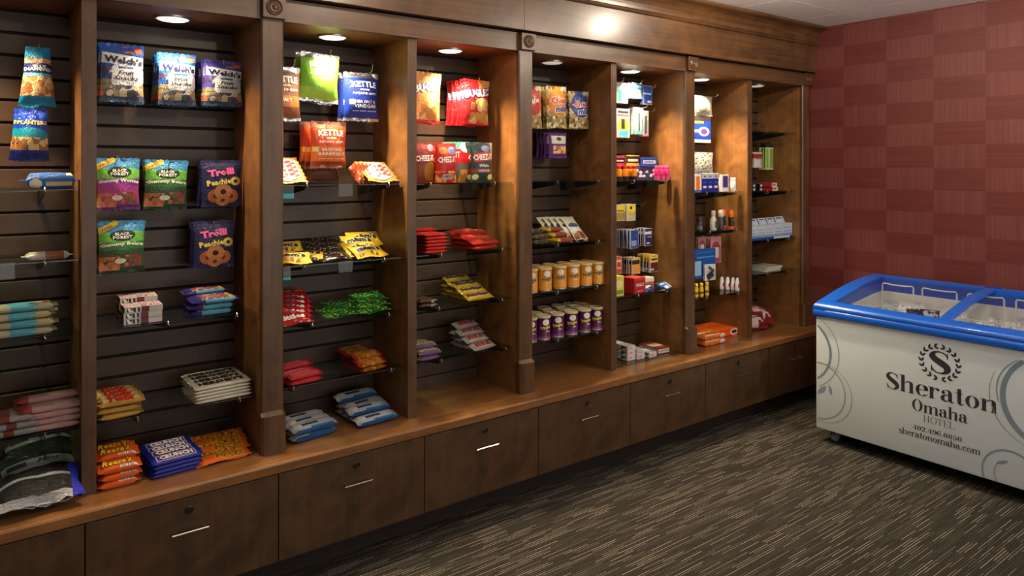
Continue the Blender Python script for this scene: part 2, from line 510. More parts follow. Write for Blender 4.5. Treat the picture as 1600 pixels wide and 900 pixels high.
# cornice: fascia, frieze, bead, crown, soffits
co = thing('trim_1', (2.0, 2.70, SOFFIT), 'dark wood cornice with frieze and crown above the bays', 'cornice', kind='structure')
ends = [-0.6] + [p for p in [-0.294] + PIL]
allp = [-0.294] + PIL
for i in range(4):
    MB().box(allp[i] + PW/2 + 0.001, allp[i+1] - PW/2 - 0.001, 2.70, 2.7215, SOFFIT, SOFFIT + 0.084).build('fascia_board', WOOD_X, co)
FB, FT = SOFFIT + 0.090, SOFFIT + 0.265
for a, b_ in ((-0.6, 0.913), (0.913, 2.075), (2.075, XW - 0.001)):
    MB().box(a + 0.0004, b_ - 0.0004, 2.655, 2.72, FB, FT, bev=0.0015).build('frieze_board', WOOD_FRIEZE, co)
MB().prism([(2.72, FT), (2.652, FT), (2.645, FT + 0.004), (2.642, FT + 0.010), (2.645, FT + 0.016), (2.652, FT + 0.020), (2.72, FT + 0.020)], 'x', -0.6, XW - 0.001).build('bead', WOOD_FRIEZE, co)
cp = [(2.72, FT + 0.020), (2.650, FT + 0.020)]
for s in range(9):
    a = s / 8 * pi / 2
    cp.append((2.648 - 0.060 * (1 - cos(a)), FT + 0.022 + 0.078 * sin(a)))
cp += [(2.580, FT + 0.104), (2.574, FT + 0.108), (2.574, CEIL - 0.0005), (2.72, CEIL - 0.0005)]
MB().prism(cp, 'x', -0.6, XW - 0.001).build('crown', WOOD_FRIEZE, co)
for k, (x0, x1) in enumerate(edges):
    MB().box(x0 - 0.002, x1 + 0.002, 2.7216, YB + 0.01, SOFFIT, SOFFIT + 0.02).build('soffit', WOOD_PANEL, co)
MB().box(-0.6, XW - 0.001, 2.7216, YB + 0.04, SOFFIT + 0.021, CEIL).build('header_core', DARK, co)

# bay downlights
BAY_COL = [WARM, (1.0, 0.76, 0.52), (1.0, 0.80, 0.52), (1.0, 0.74, 0.46), WARM, (1.0, 0.78, 0.50), (1.0, 0.75, 0.46), WARM]
for k, (x0, x1) in enumerate(edges):
    cx = (x0 + x1) / 2
    t = downlight('bay_downlight', cx, 2.878, SOFFIT, 0.066, LENS_ON if BAY_POWER[k] > 5 else LENS_DIM,
                  '%s round downlight in the soffit of the %s bay' % ('lit' if BAY_POWER[k] > 5 else 'unlit', BAYN[k]), 'downlights in the bay soffits')
    lamp('bay_downlight_lamp', 'SPOT', (cx, 2.842, SOFFIT - 0.018), BAY_POWER[k], BAY_COL[k], 0.024, 110, 1.0, t, aim=(cx, 2.62, 0))

# ================================================================== SERIF LETTERS (high contrast roman), as polygons
def g_rect(x0, y0, x1, y1): return [[(x0, y0), (x1, y0), (x1, y1), (x0, y1)]]
def g_ring(cx, cy, rx, ry, ix, iy, a0=0, a1=360, n=20):
    out = []
    for i in range(n):
        a, b = radians(a0 + (a1 - a0) * i / n), radians(a0 + (a1 - a0) * (i + 1) / n)
        out.append([(cx + rx * cos(a), cy + ry * sin(a)), (cx + rx * cos(b), cy + ry * sin(b)), (cx + ix * cos(b), cy + iy * sin(b)), (cx + ix * cos(a), cy + iy * sin(a))])
    return out
def g_dot(cx, cy, r, n=10): return [[(cx + r * cos(2*pi*i/n), cy + r * sin(2*pi*i/n)) for i in range(n)]]
def g_stroke(pts, n=8):
    """Catmull-Rom through (x, y, width)"""
    out, P = [], []
    for i in range(len(pts) - 1):
        p0, p1, p2, p3 = pts[max(i-1, 0)], pts[i], pts[i+1], pts[min(i+2, len(pts)-1)]
        for k in range(n + (i == len(pts) - 2)):
            t = k / n
            P.append([0.5 * (2*p1[c] + (p2[c]-p0[c])*t + (2*p0[c]-5*p1[c]+4*p2[c]-p3[c])*t*t + (3*p1[c]-p0[c]-3*p2[c]+p3[c])*t**3) for c in range(3)])
    E = []
    for i, p in enumerate(P):
        a, b = P[max(i-1, 0)], P[min(i+1, len(P)-1)]
        dx, dy = b[0]-a[0], b[1]-a[1]; l = sqrt(dx*dx+dy*dy) or 1
        E.append(((p[0]-dy/l*p[2]/2, p[1]+dx/l*p[2]/2), (p[0]+dy/l*p[2]/2, p[1]-dx/l*p[2]/2)))
    for i in range(len(E)-1): out.append([E[i][0], E[i+1][0], E[i+1][1], E[i][1]])
    return out
def glyph(ch, s=0.17, t=0.035):
    X = 0.68
    sf = lambda x0, x1, y: g_rect(x0 - 0.06, y, x1 + 0.06, y + t)
    def arch(x0, x1):
        r = (x1 - x0) / 2; cx = (x0 + x1) / 2
        return g_ring(cx, X - 0.24, r, 0.24, max(r - s, r * 0.3), 0.24 - t * 1.6, 0, 180, 12) if False else \
            g_stroke([(x0, X - 0.14, t), (x0 + 0.10, X - 0.05, t * 1.6), (cx + 0.03, X - 0.025, s * 0.5), (x1 - s / 2 - 0.01, X - 0.10, s * 0.9), (x1 - s / 2, X - 0.22, s)], 5)
    if ch == 'n':
        return g_rect(.08, 0, .08+s, X) + sf(.08, .08+s, 0) + g_rect(.0, X-t, .10, X) + arch(.08+s, .70) + g_rect(.70-s, 0, .70, X-.2) + sf(.70-s, .70, 0), .80
    if ch == 'h':
        return g_rect(.08, 0, .08+s, 1.02) + sf(.08, .08+s, 0) + g_rect(.0, 1.02-t, .10, 1.02) + arch(.08+s, .70) + g_rect(.70-s, 0, .70, X-.2) + sf(.70-s, .70, 0), .80
    if ch == 'm':
        return g_rect(.08, 0, .08+s, X) + sf(.08, .08+s, 0) + g_rect(.0, X-t, .10, X) + arch(.08+s, .68) + g_rect(.68-s, 0, .68, X-.2) + sf(.68-s, .68, 0) + arch(.68, 1.12) + g_rect(1.12-s, 0, 1.12, X-.2) + sf(1.12-s, 1.12, 0), 1.22
    if ch == 'r':
        return g_rect(.08, 0, .08+s, X) + sf(.08, .08+s, 0) + g_rect(.0, X-t, .10, X) + g_stroke([(.08+s, X-.2, t), (.33, X-.06, t*1.4), (.44, X-.03, t*2)], 5) + g_dot(.48, X-.10, .085), .60
    if ch in 'eoc':
        ry = X / 2 + .01
        if ch == 'o': return g_ring(.34, X/2, .32, ry, .32 - s, ry - t, 0, 360, 28), .70
        a0 = 0 if ch == 'e' else 42
        p = g_ring(.34, X/2, .31, ry, .31 - s, ry - t, a0 if ch == 'c' else 8, 318, 26)
        if ch == 'e': p += g_rect(.16, X/2 + .01, .63, X/2 + .01 + t * 1.2) + g_stroke([(.63, X/2 + .02, t), (.60, X*.75, s*.55), (.50, X-.05, s*.5)], 4)
        else: p += g_dot(.53, X*.74, .085)
        p += g_stroke([(.52, .055, t*1.6), (.59, .11, t), (.63, .20, t)], 3)
        return p, .66
    if ch == 'a':
        return (g_stroke([(.10, X-.20, .10), (.14, X-.08, t*2), (.30, X-.015, t*1.2), (.44, X-.08, s*.8), (.47, X-.22, s)], 5) + g_dot(.15, X-.19, .085)
                + g_rect(.47-s/2, .08, .47+s/2, X-.2) + g_stroke([(.47, .12, s), (.52, .03, s*.5), (.60, .03, t*1.4), (.66, .09, t)], 4)
                + g_stroke([(.42, .41, t), (.24, .37, t*2), (.12, .26, s*.9), (.12, .13, s), (.22, .03, s*.5), (.34, .05, t*1.5), (.42, .14, t)], 5)), .68
    if ch == 't':
        return g_rect(.13, .12, .13+s, .90) + g_rect(.0, X-t, .42, X) + g_stroke([(.13+s/2, .14, s), (.26, .03, s*.6), (.36, .03, t*1.5), (.43, .12, t)], 4), .48
    if ch in 'sS':
        k = 1.0 if ch == 'S' else X
        w = s * (1.25 if ch == 'S' else 0.95)
        q = lambda x, y: (x * (k if ch == 'S' else .8), y * k)
        pts = [(.60, .78, t*1.2), (.50, .93, t*1.8), (.32, .985, t*1.5), (.15, .92, w*.5), (.10, .76, w*.95), (.20, .62, w*1.05), (.40, .48, w*1.15), (.56, .34, w*1.05), (.585, .18, w*.85), (.48, .045, w*.45), (.30, .015, t*1.5), (.15, .08, t*1.8), (.06, .25, t*1.2)]
        pts = [(*q(x, y), ww) for x, y, ww in pts]
        p = g_stroke(pts, 5)
        p += [[q(.575, .70), q(.615, .70), q(.60, 1.0), q(.575, .93)], [q(.045, .32), q(.085, .32), q(.085, .06), q(.055, .0)]]
        return p, (.72 if ch == 'S' else .54)
    if ch in 'O0':
        rx = .42 if ch == 'O' else .30
        return g_ring(rx + .03, .5, rx, .515, rx - s * 1.1, .515 - t, 0, 360, 30), 2 * rx + .08
    if ch == 'H':
        return sum([g_rect(x, 0, x+s, 1) + sf(x, x+s, 0) + sf(x, x+s, 1-t) for x in (.08, .62)], []) + g_rect(.1, .5, .7, .5+t), .94
    if ch == 'T':
        return g_rect(.34, 0, .34+s, 1) + sf(.34, .34+s, 0) + g_rect(.02, 1-t, .84, 1) + g_rect(.02, .74, .02+t, 1) + g_rect(.84-t, .74, .84, 1), .88
    if ch in 'EL':
        p = g_rect(.08, 0, .08+s, 1) + sf(.08, .08+s, 1-t) + g_rect(.02, 0, .68, t) + g_rect(.68-t, 0, .68, .26)
        if ch == 'E': p += g_rect(.1, .5, .5, .5+t) + g_rect(.5-t, .38, .5, .65) + g_rect(.1, 1-t, .66, 1) + g_rect(.66-t, .76, .66, 1)
        return p, .76
    if ch == '.': return g_dot(.13, .09, .09), .28
    if ch == '4': return g_rect(.36, 0, .36+s, 1) + g_rect(.0, .26, .66, .26+t*1.3) + [[(.0, .26), (.05, .26), (.40, 1), (.36, 1)]] + sf(.36, .36+s, 0), .68
    if ch == '2': return g_stroke([(.08, .72, t*2), (.14, .90, t*2), (.30, .98, t*2), (.50, .86, s*.9), (.48, .62, s), (.28, .32, s*.5), (.06, .07, t*2)], 5) + g_dot(.13, .74, .085) + g_rect(.05, 0, .60, s*.75) + g_rect(.57, 0, .60, .26), .66
    if ch in '96':
        p = g_ring(.32, .68, .29, .31, .29 - s, .31 - t) + g_stroke([(.60, .66, s*.7), (.56, .36, s*.9), (.38, .06, t*2), (.20, .03, t*2), (.11, .12, t*2)], 5) + g_dot(.14, .15, .08)
        if ch == '6': p = [[(.64 - x, 1 - y) for x, y in q] for q in p]
        return p, .68
    if ch == '8': return g_ring(.32, .74, .25, .26, .25 - s * .8, .26 - t, n=18) + g_ring(.32, .25, .30, .265, .30 - s, .265 - t, n=20), .68
    if ch == '5': return g_rect(.10, .50, .10+t, 1) + g_rect(.10, 1-s*.7, .54, 1) + g_stroke([(.10, .52, t), (.25, .61, t*2), (.46, .52, s*.8), (.52, .30, s), (.42, .07, s*.6), (.24, .015, t*2), (.10, .12, t*2)], 5) + g_dot(.13, .15, .085), .66
    return [], .4

# ================================================================== FREEZER
XF, XR = 3.83, 4.52                      # front face, rear
YL, YR = 2.222, 0.925                    # the two ends (YL beside the cabinet)
FZ0, FZ1 = 0.072, 0.708                  # bottom and top of the white body
BLUE = plain('freezer_blue', (8, 92, 204), 0.28, coat=0.4)
FWHITE = plain('freezer_white', (204, 217, 226), 0.35, coat=0.2)
INNER = plain('freezer_liner', (226, 226, 220), 0.6, bump=0.6, bscale=30)
fz = thing('ice_cream_freezer', ((XF + XR) / 2, (YL + YR) / 2, 0), 'white chest freezer with blue rim and curved glass lids by the red wall', 'freezer')
body = MB()
WT = 0.055
# walls of the chest round an open well, rounded outer corners at the front
body.box(XF, XF + WT, YR, YL, FZ0, FZ1, bev=0.012)
body.box(XR - WT, XR, YR, YL, FZ0, FZ1, bev=0.012)
body.box(XF + 0.02, XR - 0.02, YL - WT, YL, FZ0, FZ1, bev=0.012)
body.box(XF + 0.02, XR - 0.02, YR, YR + WT, FZ0, FZ1, bev=0.012)
body.box(XF + 0.02, XR - 0.02, YR + 0.02, YL - 0.02, FZ0, 0.20)
body.build('cabinet_body', FWHITE, fz, smooth=40)
li = MB()
a, b_, c, d = XF + WT, XR - WT, YR + WT, YL - WT
li.box(a, a + 0.006, c, d, 0.2, FZ1 + 0.02); li.box(b_ - 0.006, b_, c, d, 0.2, FZ1 + 0.082)
for yy in (c + 0.008, d - 0.016): li.prism([(a, 0.2), (b_, 0.2), (b_, FZ1 + 0.082), (b_ - 0.1, FZ1 + 0.075), (a + 0.05, FZ1 + 0.02), (a, FZ1 + 0.01)], 'y', yy, yy + 0.008)
li.box(a, b_, c, d, 0.2, 0.215)
li.build('liner', INNER, fz)
fro = MB()
rf_ = random.Random(5)
n = 40
for i in range(n):
    y0 = c + 0.02 + (d - c - 0.04) * i / n; y1 = c + 0.02 + (d - c - 0.04) * (i + 1) / n
    t_ = 0.012 + 0.014 * rf_.random(); zt = 0.700 + 0.022 * rf_.random()
    fro.prism([(b_ - 0.006, 0.40), (b_ - 0.006 - t_, 0.40), (b_ - 0.006 - t_ * 1.3, 0.58), (b_ - 0.006 - t_, zt - 0.02), (b_ - 0.006, zt)], 'y', y0, y1)
fro.build('frost', plain('frost', (236, 236, 232), 0.8, bump=0.8, bscale=60), fz, smooth=True)

def rimz(x):
    """height of the lid line, rising in a curve from front to rear"""
    t = (x - XF) / (XR - XF)
    return 0.772 + 0.106 * sin(min(max(t, 0), 1) * pi / 2) ** 1.05
# side cheeks of the rim: curved top, sits on the body
NX = 14
xsn = [XF - 0.012 + (XR - XF + 0.012) * i / NX for i in range(NX + 1)]
def cheek(y0, y1, name):
    prof = [(XF - 0.012, FZ1 - 0.002), (XF - 0.016, FZ1 + 0.02), (XF - 0.012, FZ1 + 0.045)] + [(x, rimz(x) - (0.012 if i == 0 else 0)) for i, x in enumerate(xsn)] + [(XR + 0.006, rimz(XR) - 0.01), (XR + 0.006, FZ1 - 0.002)]
    MB().prism(prof, 'y', y0, y1).build(name, BLUE, fz, smooth=35)
RW = 0.062
cheek(YL - RW, YL + 0.010, 'rim_side')
cheek(YR - 0.010, YR + RW, 'rim_side')
# front rail: rounded double-roll profile
fr = [(XF + 0.05, FZ1 - 0.002), (XF - 0.008, FZ1 - 0.002), (XF - 0.016, FZ1 + 0.006), (XF - 0.018, FZ1 + 0.020), (XF - 0.014, FZ1 + 0.032), (XF - 0.011, FZ1 + 0.036), (XF - 0.013, FZ1 + 0.044), (XF - 0.010, FZ1 + 0.056), (XF + 0.002, FZ1 + 0.067), (XF + 0.03, FZ1 + 0.075), (XF + 0.058, FZ1 + 0.079), (XF + 0.062, FZ1 + 0.06)]
MB().prism(fr, 'y', YR - 0.004, YL + 0.004).build('rim_front', BLUE, fz, smooth=35)
rr = [(XR - 0.075, rimz(XR - 0.075) - 0.03), (XR - 0.075, rimz(XR - 0.075) + 0.002), (XR - 0.04, rimz(XR - 0.04) + 0.004), (XR, rimz(XR) + 0.003), (XR + 0.006, rimz(XR) - 0.008), (XR + 0.006, FZ1), (XR - 0.02, FZ1)]
MB().prism(rr, 'y', YR, YL).build('rim_rear', BLUE, fz, smooth=35)
YM = 1.555
def curved_strip(y0, y1, x0, x1, lift, th):
    m = MB(); n = 10
    v = []
    for i in range(n + 1):
        x = x0 + (x1 - x0) * i / n; z = rimz(x) + lift
        v += [(x, y0, z - th), (x, y1, z - th), (x, y1, z), (x, y0, z)]
    f = [(i*4 + k, i*4 + (k+1) % 4, i*4 + 4 + (k+1) % 4, i*4 + 4 + k) for i in range(n) for k in range(4)] + [(0, 1, 2, 3), (4*n+3, 4*n+2, 4*n+1, 4*n)]
    return m.add(v, f)
# two lids: a pane with its own end frames, the near-wall one slides under
X0L, X1L = XF + 0.055, XR - 0.06
for nm, y0, y1, lf in (('sliding_lid', YM - 0.012, YL - RW + 0.004, 0.0), ('sliding_lid', YR + RW - 0.004, YM + 0.014, -0.010)):
    p = curved_strip(y0 + 0.002, y1 - 0.002, X0L, X1L, lf - 0.006, 0.004).build(nm, LID_GLASS, fz, smooth=40)
    curved_strip(y0, y0 + (0.052 if lf == 0 else 0.02), X0L, X1L, lf + 0.004, 0.016).build('lid_frame', BLUE, p, smooth=40)
    if lf == 0:
        curved_strip(y1 - 0.02, y1, X0L, X1L, lf + 0.003, 0.014).build('lid_frame', BLUE, p, smooth=40)
    else:
        curved_strip(y1 - 0.014, y1 - 0.005, X0L, X1L, lf + 0.002, 0.006).build('lid_edge_strip', CHROME, p, smooth=40)
MB().box(XR - 0.05, XR - 0.02, YM - 0.03, YM + 0.05, rimz(XR) + 0.002, rimz(XR) + 0.007, bev=0.002).build('lid_latch', plain('freezer_blue_dark', (8, 56, 150), 0.4), fz)
# casters
for (cx, cy) in ((XF + 0.07, YL - 0.075), (XF + 0.07, YR + 0.075), (XR - 0.07, YL - 0.075), (XR - 0.07, YR + 0.075)):
    c_ = MB().box(cx - 0.018, cx + 0.018, cy - 0.018, cy + 0.018, 0.055, FZ0 + 0.002, bev=0.003)
    c_.box(cx - 0.022, cx + 0.022, cy - 0.020, cy - 0.015, 0.022, 0.06); c_.box(cx - 0.022, cx + 0.022, cy + 0.015, cy + 0.020, 0.022, 0.06)
    w = c_.build('caster', GREYP, fz)
    MB().lathe([(0.010, cy - 0.0145), (0.024, cy - 0.013), (0.026, cy - 0.008), (0.026, cy + 0.008), (0.024, cy + 0.013), (0.010, cy + 0.0145)], 20, axis='y', c=(cx, 0, 0.026)).build('wheel', GREYP, w, smooth=40)

# printed wrap on the front: drawn on the face plane, s runs to the viewer's right (-Y)
XD = XF - 0.0008
INK = plain('ink_charcoal', (52, 52, 60), 0.5)
INK_B = plain('ink_slate_blue', (122, 142, 160), 0.5)
INK_G = plain('ink_grey', (140, 148, 152), 0.5)
def fpt(u, v):
    p = atX(u, v, XD); return (p.y, p.z)
def plane_polys(polys, lift=0.0):
    m = MB()
    for q in polys: m.add([(XD - lift, y, z) for y, z in q], [tuple(range(len(q)))])
    return m
def wrap_text(s, uL, uR, base_uv, top_v, weight=0.17, thin=0.035):
    gl, x = [], 0
    for ch in s:
        p, adv = glyph(ch, weight, thin); gl.append((x, p)); x += adv
    x -= 0.06
    yl, yr = fpt(uL, 500)[0], fpt(uR, 500)[0]
    zb = fpt(*base_uv)[1]; h = fpt(base_uv[0], top_v)[1] - zb
    sx = (yl - yr) / x
    return plane_polys([[(yl - (x0 + a) * sx, zb + b * h) for a, b in q] for x0, p in gl for q in p])
wrap_text('Sheraton', 1384.7, 1557.8, (1397, 608.3), 582.8, 0.185, 0.032).build('lettering', INK, fz)
wrap_text('Omaha', 1424.6, 1511.0, (1432.5, 642.0), 623.8, 0.19, 0.035).build('lettering', INK, fz)
wrap_text('HOTEL', 1442.8, 1491.8, (1447.8, 660.0), 649.5, 0.09, 0.035).build('lettering', INK, fz)
wrap_text('402.496.0850', 1426.0, 1502.7, (1431.0, 671.2), 664.2, 0.17, 0.05).build('lettering', INK, fz)
wrap_text('sheratonomaha.com', 1404.5, 1531.6, (1408.6, 676.9), 667.0, 0.17, 0.05).build('lettering', INK, fz)
# emblem: S within a laurel wreath
sp, _ = glyph('S', 0.20, 0.035)
y0, z0 = fpt(1468, 567); yl = fpt(1452.5, 567)[0]; yr = fpt(1483.5, 567)[0]
zb, zt = fpt(1468, 583.5)[1], fpt(1468, 549.5)[1]
plane_polys([[(yl - (a / .66) * (yl - yr), zb + b * (zt - zb)) for a, b in q] for q in sp]).build('emblem', INK, fz)
wy = (fpt(1437.5, 567)[0] - fpt(1499.8, 567)[0]) / 2; wz = (fpt(1468, 541)[1] - fpt(1468, 595)[1]) / 2
lv = []
def leaf(cx, cz, ang, l, w):
    pts = [(0, 0), (.25, .42), (.55, .5), (1, 0), (.55, -.5), (.25, -.42)]
    return [(cx - (a * l * cos(ang) - b * w * sin(ang)), cz + a * l * sin(ang) + b * w * cos(ang)) for a, b in pts]
for side in (-1, 1):
    for i in range(9):
        a = radians(-84 + i * 19.5)
        px, pz = cos(a) * wy * 0.93 * side, sin(a) * wz * 0.93
        tg = a + pi / 2
        for off in (0.55, -0.55):
            an = (tg + off) if side > 0 else (pi - tg - off)
            lv.append(leaf(y0 - px, z0 + pz, an, 0.026, 0.011))
plane_polys(lv).build('wreath', INK, fz)
def circ3(a, b, c):
    ax, ay = a; bx, by = b; cx, cy = c
    d = 2 * (ax * (by - cy) + bx * (cy - ay) + cx * (ay - by))
    ux = ((ax*ax+ay*ay)*(by-cy) + (bx*bx+by*by)*(cy-ay) + (cx*cx+cy*cy)*(ay-by)) / d
    uy = ((ax*ax+ay*ay)*(cx-bx) + (bx*bx+by*by)*(ax-cx) + (cx*cx+cy*cy)*(bx-ax)) / d
    return ux, uy, sqrt((ax-ux)**2 + (ay-uy)**2)
def swirl(pa, pb, pc, w0, w1, mat, ext=0.0, lift=0.0):
    a, b, c = fpt(*pa), fpt(*pb), fpt(*pc)
    ux, uy, r = circ3(a, b, c)
    t0, tb, t1 = [atan2(p[1] - uy, p[0] - ux) for p in (a, b, c)]
    def nxt(x, ref, sgn):
        while sgn * (x - ref) < 0: x += sgn * 2 * pi
        while sgn * (x - ref) > 2 * pi: x -= sgn * 2 * pi
        return x
    for sgn in (1, -1):
        tb2 = nxt(tb, t0, sgn); t12 = nxt(t1, t0, sgn)
        if sgn * (tb2 - t0) < sgn * (t12 - t0): break
    t12 += sgn * ext
    n = 36; polys = []
    for i in range(n):
        q = []
        for k, sg in ((i, 1), (i + 1, 1), (i + 1, -1), (i, -1)):
            t = t0 + (t12 - t0) * k / n
            w = w0 + (w1 - w0) * sin(pi * k / n)
            y_, z_ = ux + (r + sg * w / 2) * cos(t), uy + (r + sg * w / 2) * sin(t)
            q.append((min(max(y_, YR + 0.004), YL - 0.004), min(max(z_, FZ0 + 0.004), FZ1 - 0.003)))
        polys.append(q)
    plane_polys(polys, lift).build('swirl', mat, fz)
swirl((1277.0, 508), (1297.5, 556), (1277.0, 591), 0.010, 0.014, INK_B)
swirl((1278.5, 496), (1310.5, 552), (1279.5, 603), 0.003, 0.004, INK_G, lift=0.0002)
swirl((1276.5, 565), (1320.5, 617), (1277.0, 652), 0.004, 0.006, INK_G, lift=0.0004)
swirl((1277.0, 567), (1331.0, 628), (1277.5, 655), 0.002, 0.003, INK_G, lift=0.0006)
swirl((1599.5, 565), (1567.0, 610), (1599.5, 681), 0.020, 0.024, INK_B, ext=0.9)
swirl((1590.0, 563), (1557.5, 612), (1561.0, 628), 0.003, 0.006, INK_G, lift=0.0002)
swirl((1555.0, 580), (1546.0, 612), (1598.0, 694), 0.002, 0.004, INK_G, ext=0.5, lift=0.0004)
swirl((1538.5, 748), (1565.0, 703.5), (1599.0, 715), 0.007, 0.009, INK_B, ext=1.2, lift=0.0002)
swirl((1558.5, 754), (1553.5, 735), (1560.0, 722), 0.003, 0.004, INK_B)
def leaf_uv(tip0, tip1, w):
    a, b = Vector(fpt(*tip0)), Vector(fpt(*tip1)); d = b - a; n = Vector((-d.y, d.x)).normalized() * w
    return [tuple(a + d * t + n * k) for t, k in ((0, 0), (.25, .7), (.5, 1), (.75, .75), (1, 0), (.75, -.45), (.5, -.7), (.25, -.6))]
for q in (leaf_uv((1276.5, 615), (1291, 603), 0.016), leaf_uv((1299, 618), (1295, 601), 0.011), leaf_uv((1557, 724), (1576, 720.5), 0.010)): plane_polys([q]).build('leaf_print', INK_B, fz)

# wire baskets with tall hoop handles
WIRE = plain('white_wire', (232, 232, 228), 0.35)
bas = [(2.124, 1.946), (1.897, 1.715), (1.660, 1.485), (1.430, 1.255), (1.200, 1.025)]
for i, (y1, y0) in enumerate(bas):
    t = thing('wire_basket', (4.15, (y0 + y1) / 2, 0.40), 'white wire basket with tall hoop in the freezer, %s from the wooden cabinet' % ORD[i], 'basket', 'baskets in the freezer')
    zt = 0.705; xr, xf = 4.40, 3.93
    MB().tube([(xr, y1, 0.42), (xr, y1, 0.838), (xr, y1 - 0.006, 0.846), (xr, y1 - 0.03, 0.846), (xr, y1 - 0.05, 0.842), (xr, y0 + 0.05, 0.842), (xr, y0 + 0.006, 0.846), (xr, y0, 0.838), (xr, y0, 0.42)], 0.0045, 6).build('hoop_handle', WIRE, t, smooth=50)
    e = 0.020
    MB().tube([(xf, y0 - e, zt), (xr, y0 - e, zt), (xr, y1 + e, zt), (xf, y1 + e, zt), (xf, y0 - e, zt)], 0.0042, 6).build('rim_wire', WIRE, t)
    m = MB()
    n = 8
    for k in range(n + 1):
        y = y0 - e + (y1 - y0 + 2 * e) * k / n
        m.tube([(xf, y, zt), (xf, y, 0.44), (xr, y, 0.44), (xr, y, zt)], 0.0016, 4, caps=False)
    for k in range(1, 16):
        x = xf + (xr - xf) * k / 16
        m.tube([(x, y0 - e, zt), (x, y0 - e, 0.44), (x, y1 + e, 0.44), (x, y1 + e, zt)], 0.0016, 4, caps=False)
    m.build('wire_mesh', WIRE, t)

# ================================================================== PACKAGING: art, lettering, forms
def art(name, base, layers=(), ax='xz', rough=0.28, crinkle=0.5, metal=0.0, cscale=13.0, coat=0.1):
    """printed film or card: base colour with printed shapes in 0..1 across the pack"""
    if name in MATS: return MATS[name]
    m, nt, b = new_mat(name)
    N, L = nt.nodes, nt.links
    tc = N.new('ShaderNodeTexCoord')
    sp = N.new('ShaderNodeSeparateXYZ'); L.new(tc.outputs['Generated'], sp.inputs[0])
    cb = N.new('ShaderNodeCombineXYZ')
    L.new(sp.outputs['XYZ'.index(ax[0].upper())], cb.inputs[0]); L.new(sp.outputs['XYZ'.index(ax[1].upper())], cb.inputs[1])
    P = cb.outputs[0]
    def M(op, a, bb=None):
        n = N.new('ShaderNodeMath'); n.operation = op
        for i, x in enumerate((a, bb)):
            if x is None: continue
            if isinstance(x, (int, float)): n.inputs[i].default_value = x
            else: L.new(x, n.inputs[i])
        return n.outputs[0]
    def VM(op, a, bb):
        n = N.new('ShaderNodeVectorMath'); n.operation = op
        L.new(a, n.inputs[0])
        if bb is not None:
            if isinstance(bb, tuple): n.inputs[1].default_value = bb
            else: L.new(bb, n.inputs[1])
        return n
    def rect(x0, x1, y0, y1, rot=0.0):
        q = VM('SUBTRACT', P, ((x0+x1)/2, (y0+y1)/2, 0)).outputs[0]
        if rot:
            r_ = N.new('ShaderNodeVectorRotate'); r_.rotation_type = 'Z_AXIS'; r_.inputs['Angle'].default_value = -radians(rot)
            L.new(q, r_.inputs['Vector']); q = r_.outputs[0]
        q = VM('MULTIPLY', q, (2/(x1-x0), 2/(y1-y0), 0)).outputs[0]
        q = VM('ABSOLUTE', q, None).outputs[0]
        s = N.new('ShaderNodeSeparateXYZ'); L.new(q, s.inputs[0])
        return M('LESS_THAN', M('MAXIMUM', s.outputs[0], s.outputs[1]), 1.0)
    def ell(cx, cy, rx, ry):
        q = VM('SUBTRACT', P, (cx, cy, 0)).outputs[0]
        q = VM('MULTIPLY', q, (1/rx, 1/ry, 0)).outputs[0]
        return M('LESS_THAN', VM('LENGTH', q, None).outputs['Value'], 1.0)
    cur = None
    def over(mask, col):
        nonlocal cur
        x = N.new('ShaderNodeMix'); x.data_type = 'RGBA'
        L.new(mask, x.inputs['Factor'])
        if cur is None: x.inputs['A'].default_value = lin(base)
        else: L.new(cur, x.inputs['A'])
        if isinstance(col, tuple): x.inputs['B'].default_value = lin(col)
        else: L.new(col, x.inputs['B'])
        cur = x.outputs['Result']
    for l in layers:
        k = l[0]
        if k == 'rect': over(rect(*l[1:5], *(l[6:7])), l[5])
        elif k == 'ell': over(ell(*l[1:5]), l[5])
        elif k == 'ring':
            a = ell(*l[1:5]); c = ell(l[1], l[2], l[3]*l[6], l[4]*l[6])
            over(M('MULTIPLY', a, M('SUBTRACT', 1.0, c)), l[5])
        elif k == 'arc':      # everything below a wavy line
            w = N.new('ShaderNodeTexNoise'); w.inputs['Scale'].default_value = 3.0; L.new(P, w.inputs['Vector'])
            s = N.new('ShaderNodeSeparateXYZ'); L.new(P, s.inputs[0])
            over(M('LESS_THAN', M('ADD', s.outputs[1], M('MULTIPLY', M('SUBTRACT', w.outputs['Fac'], 0.5), l[3])), l[1]), l[2])
        elif k == 'bits':     # pictured nuts, chips, fruit: cells of several colours within a rect
            _, x0, x1, y0, y1, sc, cols, keep = l
            mp = N.new('ShaderNodeMapping'); mp.inputs['Scale'].default_value = sc if isinstance(sc, tuple) else (sc, sc, 1)
            L.new(P, mp.inputs['Vector'])
            v = N.new('ShaderNodeTexVoronoi'); v.voronoi_dimensions = '2D'; v.inputs['Scale'].default_value = 1.0
            L.new(mp.outputs['Vector'], v.inputs['Vector'])
            r = N.new('ShaderNodeValToRGB'); r.color_ramp.interpolation = 'CONSTANT'
            e = r.color_ramp.elements
            e[0].position = 0; e[0].color = lin(cols[0]); e[1].position = 1 / len(cols); e[1].color = lin(cols[1 % len(cols)])
            for i in range(2, len(cols)):
                q = e.new(i / len(cols)); q.color = lin(cols[i])
            s2 = N.new('ShaderNodeSeparateColor'); L.new(v.outputs['Color'], s2.inputs[0]); L.new(s2.outputs[0], r.inputs['Fac'])
            over(M('MULTIPLY', rect(x0, x1, y0, y1), M('LESS_THAN', v.outputs['Distance'], keep * 1.35)), r.outputs['Color'])
    if cur is None: b.inputs['Base Color'].default_value = lin(base)
    else: L.new(cur, b.inputs['Base Color'])
